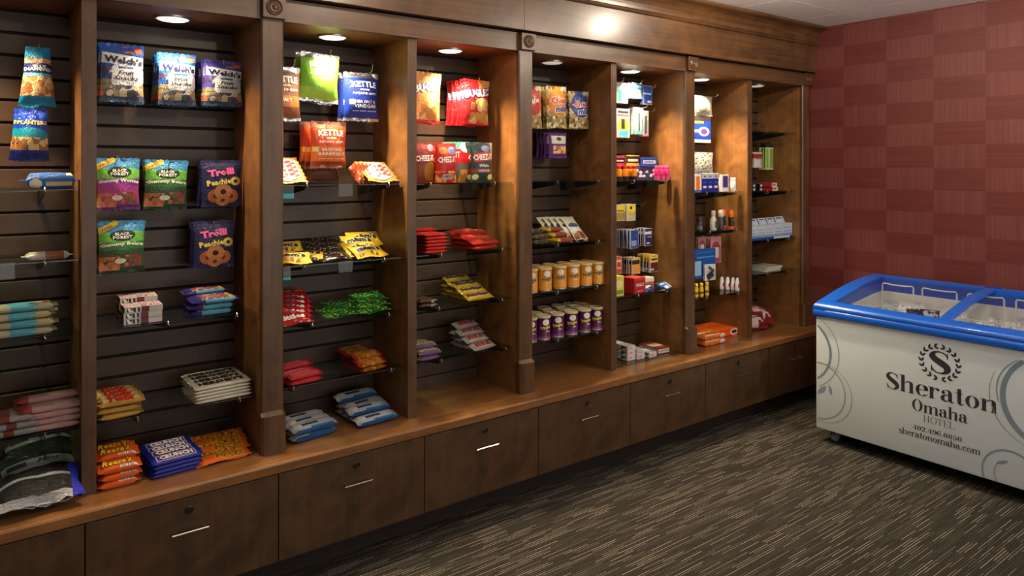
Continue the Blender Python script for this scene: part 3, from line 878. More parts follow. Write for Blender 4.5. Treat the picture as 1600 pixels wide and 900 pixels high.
    b.inputs['Roughness'].default_value = rough
    b.inputs['Metallic'].default_value = metal
    b.inputs['Coat Weight'].default_value = coat
    b.inputs['Specular IOR Level'].default_value = 0.4
    b.inputs['Coat Roughness'].default_value = 0.12
    if crinkle:
        n = N.new('ShaderNodeTexNoise'); n.inputs['Scale'].default_value = cscale; n.inputs['Detail'].default_value = 3; n.inputs['Distortion'].default_value = 1.5
        L.new(tc.outputs['Generated'], n.inputs['Vector'])
        bp = N.new('ShaderNodeBump'); bp.inputs['Strength'].default_value = crinkle; bp.inputs['Distance'].default_value = 0.012
        L.new(n.outputs['Fac'], bp.inputs['Height']); L.new(bp.outputs['Normal'], b.inputs['Normal'])
    MATS[name] = m
    return m

INKS = {}
def ink(c):
    if c not in INKS: INKS[c] = plain('print_%d_%d_%d' % c, c, 0.4)
    return INKS[c]

TXT = {}
def text_shape(s, bold, italic):
    key = (s, bold, italic)
    if key in TXT: return TXT[key]
    cu = bpy.data.curves.new('lettering', 'FONT')
    cu.body = s; cu.size = 1.0; cu.align_x = 'CENTER'; cu.resolution_u = 1; cu.offset = bold; cu.shear = italic; cu.space_line = 0.82
    o = bpy.data.objects.new('lettering', cu)
    me = bpy.data.meshes.new_from_object(o)
    v = [(p.co.x, p.co.y) for p in me.vertices]
    f = [tuple(p.vertices) for p in me.polygons]
    bpy.data.objects.remove(o); bpy.data.curves.remove(cu); bpy.data.meshes.remove(me)
    x0 = min(p[0] for p in v); x1 = max(p[0] for p in v); y0 = min(p[1] for p in v); y1 = max(p[1] for p in v)
    cx, cy = (x0 + x1) / 2, (y0 + y1) / 2
    TXT[key] = ([(p[0] - cx, p[1] - cy) for p in v], f, x1 - x0, y1 - y0)
    return TXT[key]

def lettering(texts, surf):
    """texts: (string, cx, cy, width, height, colour, opts) in metres on the face; surf maps (a, b, lift) to 3D"""
    m = MB(); mats = []
    def put(s, cx, cy, w, h, col, bold, italic, rot, arch, lift, grow=0.0):
        v, f, tw, th = text_shape(s, bold + grow, italic)
        v0, f0, tw0, th0 = text_shape(s, bold, italic)
        sx, sy = w / tw0, h / th0
        if col not in mats: mats.append(col)
        P = []
        for a, b in v:
            a, b = a * sx, b * sy
            b += arch * h * (1 - (2 * a / w) ** 2)
            ca, sa = cos(radians(rot)), sin(radians(rot))
            P.append(surf(cx + a * ca - b * sa, cy + a * sa + b * ca, lift))
        m.add(P, f, mats.index(col))
    for t in texts:
        s, cx, cy, w, h, col = t[:6]
        o = t[6] if len(t) > 6 else {}
        bold, it, rot, arch = o.get('bold', 0.02), o.get('it', 0.0), o.get('rot', 0.0), o.get('arch', 0.0)
        if 'out' in o: put(s, cx, cy, w, h, o['out'], bold, it, rot, arch, 0.0010, o.get('ow', 0.05))
        put(s, cx, cy, w, h, col, bold, it, rot, arch, 0.0018)
    return m, [ink(c) for c in mats]

class Proto:
    def __init__(self, name, mesh, kids, size, cat): self.name, self.mesh, self.kids, self.size, self.cat = name, mesh, kids, size, cat
def place(p, loc, label, group=None, rz=0.0, rx=0.0, ry=0.0, scale=None):
    o = bpy.data.objects.new(p.name, p.mesh)
    COL.objects.link(o)
    o.location = loc
    o.rotation_euler = (rx, ry, rz)
    if scale: o.scale = scale
    tag(o, label, p.cat, group)
    for nm, me in p.kids:
        c = bpy.data.objects.new(nm, me); COL.objects.link(c); c.parent = o
    return o

def pouch(name, w, h, t, mat, texts=(), seal=0.07, top_w=1.0, cat='snack bag', seed=1, seal_mat=None, nx=14, nz=18, notch=0.0, rumple=1.0):
    rnd = random.Random(seed)
    ph = [rnd.uniform(0, 6.28) for _ in range(6)]
    def prof(tz):
        s = seal
        if tz < s or tz > 1 - s: return 0.02
        q = (tz - s) / (1 - 2 * s)
        return max(0.02, sin(pi * q) ** 0.55 * (1.0 - 0.28 * (q - 0.25)))
    def half(tz):
        wf = 1.0 + (top_w - 1.0) * tz
        return w / 2 * wf * (1 - 0.065 * prof(tz) + 0.012 * rumple * sin(tz * 11 + ph[4]))
    def yf(a, tz, side):
        q = max(0.0, 1 - abs(a) ** 2.6)
        y = t * prof(tz) * q ** 0.8 * (0.62 if side < 0 else 0.38)
        edge = max(0, 1 - abs(tz - 0.5) * 2)
        wr = sin(a * 9 + ph[0] + tz * 3) * 0.5 + sin(a * 17 + ph[1]) * 0.3 + sin(tz * 13 + a * 6 + ph[2]) * 0.5
        y += rumple * t * 0.055 * wr * (1.15 - edge) * (q ** 0.3 if abs(a) < 1 else 0)
        sw = 0.004 * sin(a * 4 + ph[3]) * (1 - tz) * rumple
        return side * y + sw
    v, f, mi = [], [], []
    for side in (-1, 1):
        base = len(v)
        for j in range(nz + 1):
            tz = j / nz
            for i in range(nx + 1):
                a = -1 + 2 * i / nx
                zz = h * tz
                zz += rumple * 0.018 * h * sin(a * 3.1 + ph[5]) * max(0, 0.35 - tz)
                if j in (0, nz): zz += (0.0015 if i % 2 else -0.0015)
                v.append((a * half(tz), yf(a, tz, side), zz))
        for j in range(nz):
            for i in range(nx):
                q = base + j * (nx + 1) + i
                ff = (q, q + 1, q + nx + 2, q + nx + 1)
                f.append(ff if side < 0 else ff[::-1])
                mi.append(1 if seal_mat and ((j + 1) / nz > 1 - seal * 0.8 or (j / nz < seal * 0.5)) else 0)
    m = MB(); m.v, m.f, m.m = v, f, mi
    me = m.mesh(name, [mat, seal_mat] if seal_mat else mat, smooth=True)
    def surf(a, b, lift):
        tz = min(max(b / h, 0), 1)
        return (a, yf(min(max(a / half(tz), -1), 1), tz, -1) - lift, b)
    kids = []
    if texts:
        tm, tmats = lettering([(x[0], (x[1] - 0.5) * w, x[2] * h, x[3] * w, x[4] * h, *x[5:]) for x in texts], surf)
        kids.append(('lettering', tm.mesh('lettering', tmats)))
    return Proto(name, me, kids, (w, t, h), cat)

def bar(name, L, W, Tk, mat, texts=(), cat='candy bar', fin=0.010, seed=1, sq=3.0):
    """flow-wrapped bar lying flat, crimped zigzag ends"""
    rnd = random.Random(seed)
    xs_ = [(-L/2, 0.06), (-L/2 + fin, 0.08), (-L/2 + fin + 0.004, 0.55), (-L/2 + fin + 0.012, 0.93)]
    n = 5
    xs_ += [(-L/2 + fin + 0.012 + (L - 2*fin - 0.024) * k / n, 1.0 + rnd.uniform(-0.05, 0.04)) for k in range(1, n)]
    xs_ += [(-x, s) for x, s in reversed(xs_[:4])]
    K = 16
    v, f = [], []
    def sec(k):
        a = 2 * pi * k / K
        c, s = cos(a), sin(a)
        return math.copysign(abs(c) ** (2 / sq), c), math.copysign(abs(s) ** (2 / sq), s)
    for i, (x, s) in enumerate(xs_):
        for k in range(K):
            y, z = sec(k)
            zig = (0.0018 if k % 2 else -0.0018) if i in (0, len(xs_) - 1) else 0
            wv = W / 2 * (1.03 if s < 0.5 else 1.0)
            v.append((x + zig * (1 if x > 0 else -1), y * wv, Tk / 2 + z * Tk / 2 * s))
    for i in range(len(xs_) - 1):
        for k in range(K):
            f.append((i*K + k, i*K + (k+1) % K, (i+1)*K + (k+1) % K, (i+1)*K + k))
    f += [tuple(range(K - 1, -1, -1)), tuple((len(xs_) - 1) * K + k for k in range(K))]
    m = MB().add(v, f)
    me = m.mesh(name, mat, smooth=True)
    def surf(a, b, lift):
        q = min(abs(2 * b / W), 0.999)
        return (a, b, Tk / 2 + Tk / 2 * (1 - q ** sq) ** (1 / sq) + lift)
    kids = []
    if texts:
        tm, tmats = lettering([(x[0], (x[1] - 0.5) * L, (x[2] - 0.5) * W, x[3] * L, x[4] * W, *x[5:]) for x in texts], surf)
        kids.append(('lettering', tm.mesh('lettering', tmats)))
    return Proto(name, me, kids, (L, W, Tk), cat)

def carton(name, L, D, H, mat, front=(), top=(), left=(), cat='box', bev=0.0012, mats=None, extra=None):
    """box: x length, y depth, z height, base at 0; print on front (-y), top and left side (-x)"""
    m = MB().box(-L/2, L/2, -D/2, D/2, 0, H, bev=bev)
    me = m.mesh(name, mats or mat)
    if mats:
        for p in me.polygons:
            n = p.normal
            p.material_index = 0 if n.y < -0.7 else (1 if n.z > 0.7 else 2)
    tm = MB(); tmats = []
    for grp, sf, sx, sy in ((front, lambda a, b, l: (a, -D/2 - l * 0.5, b + H/2), L, H), (top, lambda a, b, l: (a, b, H + l * 0.5), L, D), (left, lambda a, b, l: (-L/2 - l * 0.5, -a, b + H/2), D, H)):
        if grp:
            q, qm = lettering([(x[0], (x[1] - 0.5) * sx, (x[2] - 0.5) * sy, x[3] * sx, x[4] * sy, *x[5:]) for x in grp], sf)
            n = len(tmats); tm.add(q.v, q.f); tm.m[-len(q.f):] = [i + n for i in q.m]; tmats += qm
    kids = [('lettering', tm.mesh('lettering', tmats))] if tm.v else []
    if extra: kids += extra
    return Proto(name, me, kids, (L, D, H), cat)

def bottle(name, prof, mats, seg, kids=(), n=20, cat='bottle', sy=1.0):
    """lathe; prof (r, z); seg material per step; sy flattens it front to back"""
    m = MB().lathe(prof, n, seg=seg)
    m.v = [(x, y * sy, z) for x, y, z in m.v]
    return Proto(name, m.mesh(name, mats, smooth=45), list(kids), (2 * max(p[0] for p in prof), 0, prof[-1][1]), cat)
def sub_lathe(name, prof, mat, n=20, sy=1.0):
    m = MB().lathe(prof, n); m.v = [(x, y * sy, z) for x, y, z in m.v]
    return (name, m.mesh(name, mat, smooth=45))
def wrap_print(texts, r, z0, H, face=-pi/2, sy=1.0):
    """lettering round a cylinder; a is arc length from the facing angle"""
    def sf(a, b, l):
        an = face + a / r
        return ((r + l * 0.6) * cos(an), (r + l * 0.6) * sin(an) * sy, z0 + b)
    q, qm = lettering(texts, sf)
    return ('lettering', q.mesh('lettering', qm))

def blister(name, w, h, cardmat, bubble, bw, bh, bz, depth, texts=(), item=None, cat='blister pack'):
    """card with a hang hole and a moulded bubble holding the goods"""
    m = MB().box(-w/2, w/2, -0.0006, 0.0006, 0, h, bev=0.0005)
    me = m.mesh(name, cardmat)
    bm_ = MB().box(-bw/2, bw/2, -depth, -0.0004, bz, bz + bh, bev=min(bw, bh, depth) * 0.3)
    kids = [('bubble', bm_.mesh('bubble', bubble, smooth=60))]
    if item: kids.append(item)
    if texts:
        q, qm = lettering([(x[0], (x[1] - 0.5) * w, x[2] * h, x[3] * w, x[4] * h, *x[5:]) for x in texts], lambda a, b, l: (a, -0.0006 - l * 0.5, b))
        kids.append(('lettering', q.mesh('lettering', qm)))
    return Proto(name, me, kids, (w, depth, h), cat)

# ------------------------------------------------------------------ shop fittings
def shelf(k, pL, pR, where, Y=2.75, holder=True, caps=(0.18, 0.82)):
    """glass shelf of bay k, its front edge seen running from pixel pL to pR"""
    z = (ZV(*pL, Y) + ZV(*pR, Y)) / 2
    x0, x1 = edges[k]
    t = thing('glass_shelf', ((x0 + x1) / 2, Y, z), 'clear glass shelf on black brackets, %s' % where, 'shelf', 'glass shelves in the bays')
    MB().box(x0 + 0.004, x1 - 0.004, Y, YB - 0.004, z - 0.007, z - 0.0004, bev=0.0012).build('glass_pane', SHELF_GLASS, t)
    for c in caps:
        x = x0 + (x1 - x0) * c
        b = MB().prism([(Y + 0.012, z - 0.0075), (YB, z - 0.0075), (YB, z - 0.062), (YB - 0.03, z - 0.058), (Y + 0.012, z - 0.020)], 'x', x - 0.0016, x + 0.0016).build('bracket', BLACKM, t)
        MB().tube([(x, Y + 0.02, z - 0.013), (x, Y - 0.002, z - 0.014), (x, Y - 0.008, z - 0.009), (x, Y - 0.007, z - 0.001), (x, Y - 0.002, z + 0.003)], 0.0028, 8).build('bracket_tip', CHROME, b, smooth=60)
    if holder is not None and holder is not False:
        hx = x0 + (x1 - x0) * (holder if isinstance(holder, float) else 0.5)
        m = MB().box(hx - 0.03, hx + 0.03, Y - 0.004, Y - 0.002, z - 0.05, z + 0.002)
        m.box(hx - 0.03, hx + 0.03, Y - 0.002, Y + 0.03, z - 0.0095, z - 0.0075)
        m.box(hx - 0.0015, hx + 0.0015, Y - 0.0055, Y - 0.004, z - 0.045, z)
        m.build('price_holder', ACRYLIC, t)
    return z
def hook(u, v, Ytip, where, drop=0.018):
    """wire peg hooked in the slats, tip at the pixel"""
    p = atY(u, v, Ytip)
    t = thing('peg_hook', (p.x, YB, p.z - drop), 'bent chrome wire peg hook, %s' % where, 'hook', 'peg hooks on the slat walls')
    MB().tube([(p.x, YB - 0.004, p.z - drop), (p.x, Ytip + 0.02, p.z - drop), (p.x, Ytip + 0.010, p.z - drop + 0.003), (p.x, Ytip, p.z)], 0.0021, 6).build('wire', CHROME, t, smooth=60)
    MB().box(p.x - 0.018, p.x + 0.018, YB - 0.004, YB - 0.001, p.z - drop - 0.012, p.z - drop + 0.014, bev=0.001).build('mount_plate', BLACKM, t)
    return p
def size_px(uL, uR, vT, vB, Y):
    uc = (uL + uR) / 2
    return XU(uR, Y) - XU(uL, Y), ZV(uc, vT, Y) - ZV(uc, vB, Y)
def hang(p, u, vtop, Y, desc, where, n=1, dy=0.026, group=None, tilt=0.0, jit=0.006, order=None, rz=0.0):
    """bags on one hook, the first at the front"""
    c = atY(u, vtop, Y)
    rnd = random.Random(int(u * 7 + vtop))
    for i in range(n):
        lab = desc + (', %s on its hook' % ('front one' if i == 0 else '%s from the front' % ORD[i]) if n > 1 else '') + (', ' + where if where else '')
        ry = radians(tilt) + (rnd.uniform(-0.05, 0.05) if i else 0)
        dx = rnd.uniform(-jit, jit) if i else 0
        x = c.x + dx
        z = c.z - p.size[2] * cos(ry)
        place(p, (x - p.size[2] * sin(ry), Y + dy * i, z), lab, group, ry=ry, rz=rz + (rnd.uniform(-0.06, 0.06) if i else 0))
def pile(p, uL, uR, z, Y0, rows, desc, where, dY=None, rz=0.0, jit=0.009, lean=0.0, group=None):
    """bars stacked on a surface: rows lists how many high each row is, nearest row first"""
    rnd = random.Random(int(uL * 3 + uR + z * 100))
    dY = dY or p.size[1] * 1.03
    for r, n in enumerate(rows):
        Y = Y0 + p.size[1] / 2 + dY * r
        xl, xr = XU(uL, Y0 + p.size[1] / 2), XU(uR, Y0 + p.size[1] / 2)
        for i in range(n):
            rn = 'front row' if r == 0 else '%s row' % ORD[r]
            if len(rows) == 1:
                lab = '%s, %s, %s' % (desc, 'lowest' if i == 0 and n > 1 else ('topmost' if i == n - 1 and n > 1 else ('%s up' % ORD[i] if n > 1 else 'alone')), where)
            else:
                lab = '%s, %s%s, %s' % (desc, rn, '' if n == 1 else (' lowest' if i == 0 else (' top' if i == n - 1 else ' %s up' % ORD[i])), where)
            place(p, ((xl + xr) / 2 + rnd.uniform(-jit, jit), Y + rnd.uniform(-0.002, 0.002), z + 0.0005 + i * p.size[2] * 1.01 + (p.size[1] / 2 * sin(lean) if i == n - 1 else 0)), lab.replace(', alone', ''), group, rz=rz + rnd.uniform(-0.05, 0.05) * (jit / 0.006), rx=lean if i == n - 1 else 0.0)
def lay(p, u, v, z, desc, group=None, tilt=12, rz=0.0, lift=0.0):
    """a flat pack lying face up, its near edge at the pixel on surface z; tilt lifts the far end"""
    c = atZ(u, v, z)
    t = p.size[1]
    a = radians(90 - tilt)
    place(p, (c.x, c.y, z + t * 0.40 * sin(a) + 0.001 + lift), desc, group, rx=-a, rz=rz)
def lay_at(p, u, Y, z, desc, group=None, tilt=12, rz=0.0, lift=0.0):
    """as lay, with the near edge at depth Y"""
    a = radians(90 - tilt)
    place(p, (XU(u, Y), Y, z + p.size[1] * 0.40 * sin(a) + 0.001 + lift), desc, group, rx=-a, rz=rz)

# ================================================================== STOCK
WHT, NAVY, BLK, RED, YEL = (238, 236, 228), (22, 30, 84), (18, 18, 20), (196, 22, 26), (244, 206, 40)
SILVER = plain('silver_film', (196, 196, 198), 0.25, 0.85)
YH = 2.905
ALM = [(196, 140, 96), (170, 108, 68), (214, 168, 120)]
def box_art(name, c, layers=(), **k): return art(name, c, layers, crinkle=0.0, rough=0.4, **k)

# ------------------------------------------------------------------ first bay (cut by the left edge)
z1a = shelf(0, (0, 296), (122, 294.5), 'first bay, uppermost', holder=0.55)
z1b = shelf(0, (0, 412), (120, 405), 'first bay, second from top', holder=0.62)
z1c = shelf(0, (0, 533), (120, 519), 'first bay, third from top', holder=False)
z1d = shelf(0, (0, 690), (122, 668), 'first bay, lowest', holder=False)

w, h = size_px(30, 88, 73, 165, YH)
p = pouch('almond_bag', w, h, 0.034, art('almond_film', (14, 128, 176), [('rect', 0, 1, .18, .80, (236, 214, 150)), ('bits', 0, 1, .18, .52, (6, 9, 1), ALM, .46), ('bits', 0, 1, .68, .80, (5, 16, 1), ALM, .4), ('ell', .5, .62, .60, .11, (26, 40, 112)), ('rect', .1, .95, .51, .555, (90, 190, 214))]),
          [('BLUE', .55, .668, .34, .050, WHT), ('DIAMOND', .5, .610, .74, .060, WHT, {'arch': .25, 'bold': .03})], top_w=0.66, seed=3)
hook(61, 69, YH - 0.015, 'first bay, holding almonds')
hang(p, 59, 74, YH, 'blue and tan almond bag', 'first bay', 3, 0.035, 'almond bags')
w, h = size_px(22, 78, 170, 252, YH)
p = pouch('peanut_bag', w, h, 0.034, art('peanut_film', (18, 66, 190), [('rect', 0, 1, 0, .50, (16, 44, 130)), ('ell', .42, .50, .55, .14, (20, 142, 170)), ('bits', .0, 1, .22, .46, (6, 9, 1), [(196, 150, 84), (150, 100, 56), (218, 186, 120)], .5), ('rect', 0, 1, .0, .2, (14, 36, 110))]),
          [('PLANTERS', .5, .735, .82, .075, YEL, {'bold': .03})], top_w=0.86, seed=5)
hook(52, 168, YH - 0.015, 'first bay, holding peanuts')
hang(p, 50, 170, YH, 'blue peanut bag with yellow lettering', 'first bay', 2, 0.035, 'peanut bags')
L = XU(123, 2.78) - XU(26, 2.78)
p = bar('cookie_sleeve', L, 0.055, 0.052, art('cookie_film', (16, 74, 196), [('rect', .12, .9, .0, 1, (18, 92, 170)), ('ell', .26, .3, .10, .3, (222, 214, 190)), ('rect', .42, .84, .18, .42, (206, 172, 116)), ('rect', .74, .86, .8, .95, WHT)], ax='xz'), cat='cookie pack', fin=0.018, sq=4)
pile(p, 26, 123, z1a, 2.76, [1], 'blue wrapped cookie sleeve', 'first bay upper shelf')
L = XU(118, 2.78) - XU(37, 2.78)
p = bar('snack_bar', L, 0.04, 0.028, art('silver_bar_film', (196, 192, 186), [('rect', .45, .8, 0, 1, (150, 96, 70)), ('rect', .86, 1, 0, 1, (214, 206, 196))], ax='xy', metal=.3, crinkle=.7), cat='snack bar')
pile(p, 37, 118, z1b, 2.76, [1], 'silver and brown wrapped snack bar', 'first bay second shelf')
p = bar('snack_bar', 0.20, 0.062, 0.026, art('teal_bar_film', (196, 186, 150), [('rect', .30, .66, 0, 1, (96, 176, 196), 8), ('rect', .70, .92, .1, .9, (206, 190, 130)), ('rect', .80, .86, .3, .7, (190, 70, 50))], ax='xy', crinkle=.7), cat='snack bar')
pile(p, -14, 72, z1c, 2.765, [4, 3], 'cream and teal snack bar', 'first bay third shelf')
p = bar('snack_bar', 0.19, 0.055, 0.020, art('pink_bar_film', (206, 158, 156), [('rect', .0, .2, 0, 1, (176, 70, 74)), ('rect', .5, .75, .1, .9, (220, 190, 186))], ax='xy', crinkle=.7), cat='snack bar')
pile(p, 38, 121, z1d, 2.765, [4, 5], 'pink and silver snack bar', 'first bay lowest shelf')
p = bar('snack_bar', 0.18, 0.055, 0.022, art('grey_bar_film', (150, 148, 150), [('rect', .45, .6, 0, 1, (120, 60, 50)), ('rect', .1, .3, .1, .9, (196, 196, 198))], ax='xy', crinkle=.7), cat='snack bar')
pile(p, -30, 46, z1d, 2.765, [3, 3], 'grey silver snack bar', 'first bay lowest shelf')
dk = art('dark_cookie_film', (30, 28, 30), [('rect', .04, .96, .30, .62, (150, 150, 156), 3), ('rect', .10, .34, .38, .54, (60, 60, 66))], ax='xz', crinkle=.6, rough=.2)
p = pouch('mint_cookie_bag', 0.225, 0.135, 0.06, dk, [('Mint', .62, .47, .30, .16, (40, 44, 90), {'it': .3})], cat='cookie bag', seed=11)
for i, (u, v, lab) in enumerate(((64, 762, 'lower'), (66, 740, 'upper'))):
    lay(p, u, v, CTOP, 'dark cookie bag with silver band, %s of two behind, first bay counter' % lab, 'dark cookie bags', 22, 0.04, 0.045 * i)
cl = art('clear_cookie_film', (36, 33, 34), [('rect', 0, .86, .0, .16, (176, 176, 182)), ('rect', 0, .9, .48, .56, (170, 172, 184)), ('bits', 0, .9, .18, .46, (7, 5, 1), [(20, 18, 18), (44, 40, 40), (28, 26, 26)], .6), ('rect', .86, 1, 0, 1, (34, 44, 178))], ax='xz', crinkle=.8, rough=.15)
p = pouch('sandwich_cookie_tray', 0.245, 0.15, 0.085, cl, cat='cookie bag', seed=12, rumple=1.6)
lay(p, 62, 806, CTOP, 'clear and blue bag of dark cookies, front of first bay counter', 'dark cookie bags', 24, 0.05)
p = pouch('blue_cookie_bag', 0.16, 0.155, 0.09, art('blue_cookie_film', (30, 50, 150), [('bits', 0, 1, .1, .7, (5, 6, 1), [(40, 40, 70), (180, 180, 200), (24, 36, 120)], .3)], crinkle=.8), cat='cookie bag', seed=13, rumple=1.6)
c = atZ(6, 800, CTOP)
place(p, (c.x - 0.075, 2.79, CTOP), 'crumpled blue cookie bag at the cut left edge, first bay counter', 'dark cookie bags', rz=0.5, rx=-0.2)

# ------------------------------------------------------------------ second bay
FRUIT = [(150, 40, 48), (190, 110, 60), (70, 52, 92), (150, 140, 96), (206, 190, 166), (66, 92, 66), (90, 84, 90)]
def welch(key, c, c2):
    return art('fruit_film_' + key, c, [('rect', 0, 1, .0, .40, (92, 96, 104)), ('ell', .60, .46, .40, .24, (206, 208, 212)), ('bits', 0, 1, .05, .30, (7, 8, 1), FRUIT, .44), ('rect', 0, 1, 0, .11, (46, 70, 96)), ('bits', 0, .26, .32, .60, (5, 7, 1), FRUIT, .36), ('bits', .5, .95, .84, .95, (5, 12, 1), FRUIT[:3] + [(230, 220, 200)], .4), ('rect', .06, .99, .63, .81, WHT, -4), ('rect', .40, .74, .575, .61, c2)])
def welch_t(c): return [("Welch's", .53, .715, .86, .125, NAVY, {'bold': .045, 'rot': -4}), ('Fruit', .58, .505, .36, .075, (24, 28, 40), {'it': .25, 'bold': .03}), ('Snacks', .58, .415, .56, .075, (24, 28, 40), {'it': .25, 'bold': .03})]
for key, c, uL, uR, vT, vB, n, nm in (('blue', (20, 78, 168), 155, 226, 69, 160, 5, 'blue fruit snack bag by the divider'), ('berry', (22, 92, 186), 246, 307, 84, 165, 5, 'middle blue fruit snack bag'), ('purple', (70, 66, 158), 318, 379, 95, 166, 6, 'purple fruit snack bag')):
    Y = 2.895
    w, h = size_px(uL, uR, vT, vB, Y)
    p = pouch('fruit_snack_bag', w, h, 0.027, welch(key, c, (40, 80, 150)), welch_t(c), seed=20 + n + int(uL))
    hook((uL + uR) / 2 + 2, vT - 1, Y - 0.02, 'second bay, holding the %s' % nm.replace(' by the divider', '').replace('middle', 'mid'))
    hang(p, (uL + uR) / 2, vT, Y, nm, 'second bay', n, 0.027, 'fruit snack bags', rz=0.05)

def gummy(key, mid, low):
    return art('gummy_film_' + key, (60, 140, 190), [('arc', .78, (110, 186, 70), .25), ('arc', .60, mid, .12), ('rect', 0, 1, .10, .47, low), ('rect', 0, 1, 0, .12, (90, 40, 110) if key == 'worm' else (24, 56, 28)),
        ('bits', .02, .45, .08, .34, (6, 7, 1), [(208, 150, 80), (184, 110, 70), (220, 130, 120)], .5), ('bits', .55, .92, .14, .36, (8, 8, 1), [(150, 60, 60), (120, 90, 60), (170, 120, 90)], .42), ('ell', .46, .255, .12, .05, (228, 220, 200)),
        ('rect', -.05, .44, .84, .94, (232, 206, 60), 22), ('ell', .52, .73, .27, .105, (20, 58, 32))])
def gum_t(word, c=WHT): return [('BLACK', .52, .765, .32, .055, WHT, {'bold': .03}), ('FOREST', .52, .700, .42, .058, WHT, {'bold': .03}), ('NEW!', .20, .885, .24, .050, (170, 60, 20), {'rot': 22}), ('Gummy ' + word, .5, .535, .92, .085, WHT, {'bold': .04, 'arch': .45, 'out': (30, 60, 30), 'ow': .02})]
w, h = size_px(150, 219, 247, 329, YH)
pw = pouch('gummy_worm_bag', w, h, 0.029, gummy('worm', (150, 60, 160), (160, 60, 130)), gum_t('Worms'), cat='candy bag', seed=31)
w, h = size_px(226, 294, 250, 328, YH)
pb = pouch('gummy_bear_bag', w, h, 0.029, gummy('bear', (58, 130, 60), (52, 84, 46)), gum_t('Bears'), cat='candy bag', seed=32)
hook(184, 243, YH - 0.02, 'second bay, holding gummy worms')
hang(pw, 185, 247, YH, 'green and purple gummy worm bag', 'second bay', 2, 0.03, 'gummy candy bags')
hook(265, 252, YH - 0.02, 'second bay, holding upper gummy bears')
hang(pb, 261, 250, YH, 'green gummy bear bag, upper row', 'second bay', 3, 0.03, 'gummy candy bags', tilt=2)
hook(194, 345, YH - 0.02, 'second bay, holding lower gummy bears')
hang(pb, 189, 346, YH, 'green gummy bear bag, lower row', 'second bay', 3, 0.03, 'gummy candy bags', tilt=-1, jit=0.018)
OR_ = (222, 140, 84)
tm = art('peach_film', (30, 32, 78), [('ell', .34, .24, .19, .14, (196, 112, 62)), ('ell', .70, .24, .19, .14, (206, 122, 70)), ('ell', .34, .24, .06, .045, (110, 50, 36)), ('ell', .70, .24, .06, .045, (110, 50, 36)), ('ell', .52, .33, .21, .16, (226, 150, 92)), ('ell', .52, .33, .07, .055, (70, 28, 30)), ('ell', .52, .15, .17, .11, (222, 140, 84)), ('ell', .52, .15, .05, .035, (120, 56, 40)), ('ring', .82, .55, .13, .09, (226, 206, 90), .4)])
w, h = size_px(314, 378, 250, 323, YH)
p = pouch('peach_ring_bag', w, h, 0.029, tm, [('Trolli', .48, .74, .64, .15, (230, 90, 150), {'bold': .05, 'rot': 8, 'out': (60, 20, 60)}), ('Peachie', .42, .53, .58, .12, (236, 214, 90), {'bold': .04, 'rot': 8, 'out': (90, 50, 20)})], cat='candy bag', seed=33)
hook(347, 251, YH - 0.02, 'second bay, holding upper peach rings')
hang(p, 346, 250, YH, 'navy peach ring bag, upper row', 'second bay', 3, 0.03, 'peach ring bags')
hook(335, 346, YH - 0.02, 'second bay, holding lower peach rings')
hang(p, 335, 345, YH, 'navy peach ring bag, lower row', 'second bay', 4, 0.032, 'peach ring bags', tilt=1)

z2c = shelf(1, (148, 517), (398.7, 486.7), 'second bay, upper', holder=False, caps=(0.42, 0.86))
z2d = shelf(1, (148, 664), (398.7, 618.7), 'second bay, lower', holder=False, caps=(0.24, 0.88))
L = XU(250, 2.80) - XU(190, 2.80)
p = carton('caramel_bar_pack', L, 0.075, 0.020, None, mats=[box_art('caramel_side', (186, 180, 176), [('bits', .06, .40, .15, .85, (30, 1, 1), [(30, 30, 30), (226, 226, 220), (40, 40, 40)], 9), ('rect', .44, .64, .0, 1, (92, 36, 46))]),
          art('caramel_top', (150, 120, 122), [('bits', 0, 1, 0, 1, (26, 14, 1), [(90, 40, 48), (220, 204, 204), (120, 60, 66), (230, 220, 214)], .5)], ax='xy', crinkle=.6), box_art('caramel_end', (40, 30, 34))], cat='candy bar')
pile(p, 190, 250, z2c, 2.775, [3, 4], 'maroon and white candy pack with barcode', 'second bay upper shelf', jit=.002, lean=0.05)
L = XU(368, 2.80) - XU(294, 2.80)
p = bar('nougat_bar', L, 0.046, 0.020, art('nougat_film', (34, 34, 120), [('bits', .22, .86, .1, .9, (22, 7, 1), [(150, 60, 70), (210, 180, 180), (170, 90, 90), (120, 50, 70)], .5), ('rect', .8, .95, .2, .8, (200, 186, 90)), ('rect', .3, .9, .0, .16, (86, 170, 200))], ax='xy', crinkle=.8))
pile(p, 294, 368, z2c, 2.775, [3, 3, 4], 'navy and pink wrapped candy bar', 'second bay upper shelf', rz=0.06, lean=0.2)
twx = art('gold_bar_film', (190, 150, 70), [('rect', .08, .92, .24, .76, (226, 196, 120)), ('bits', 0, .12, 0, 1, (6, 9, 1), [(90, 56, 26), (220, 190, 120)], .5)], ax='xy', metal=.35, crinkle=.5)
L = XU(222, 2.79) - XU(150, 2.79)
p = bar('caramel_cookie_bar', L, 0.043, 0.020, twx, [('Twix', .5, .5, .62, .72, (196, 26, 30), {'bold': .05, 'it': .2})])
pile(p, 150, 222, z2d, 2.77, [3, 3, 3, 3], 'gold candy bar with red lettering', 'second bay lower shelf', rz=0.05, lean=0.3)
hsy = art('chocolate_bar_film', (206, 202, 184), [('rect', .02, .98, .12, .88, (214, 210, 192))], ax='xy', crinkle=.25)
L = XU(388, 2.78) - XU(298, 2.78)
p = bar('chocolate_bar', L, 0.055, 0.012, hsy, [("HERSHEY'S", .5, .5, .80, .50, (50, 30, 26), {'bold': .05})], sq=5, fin=.004)
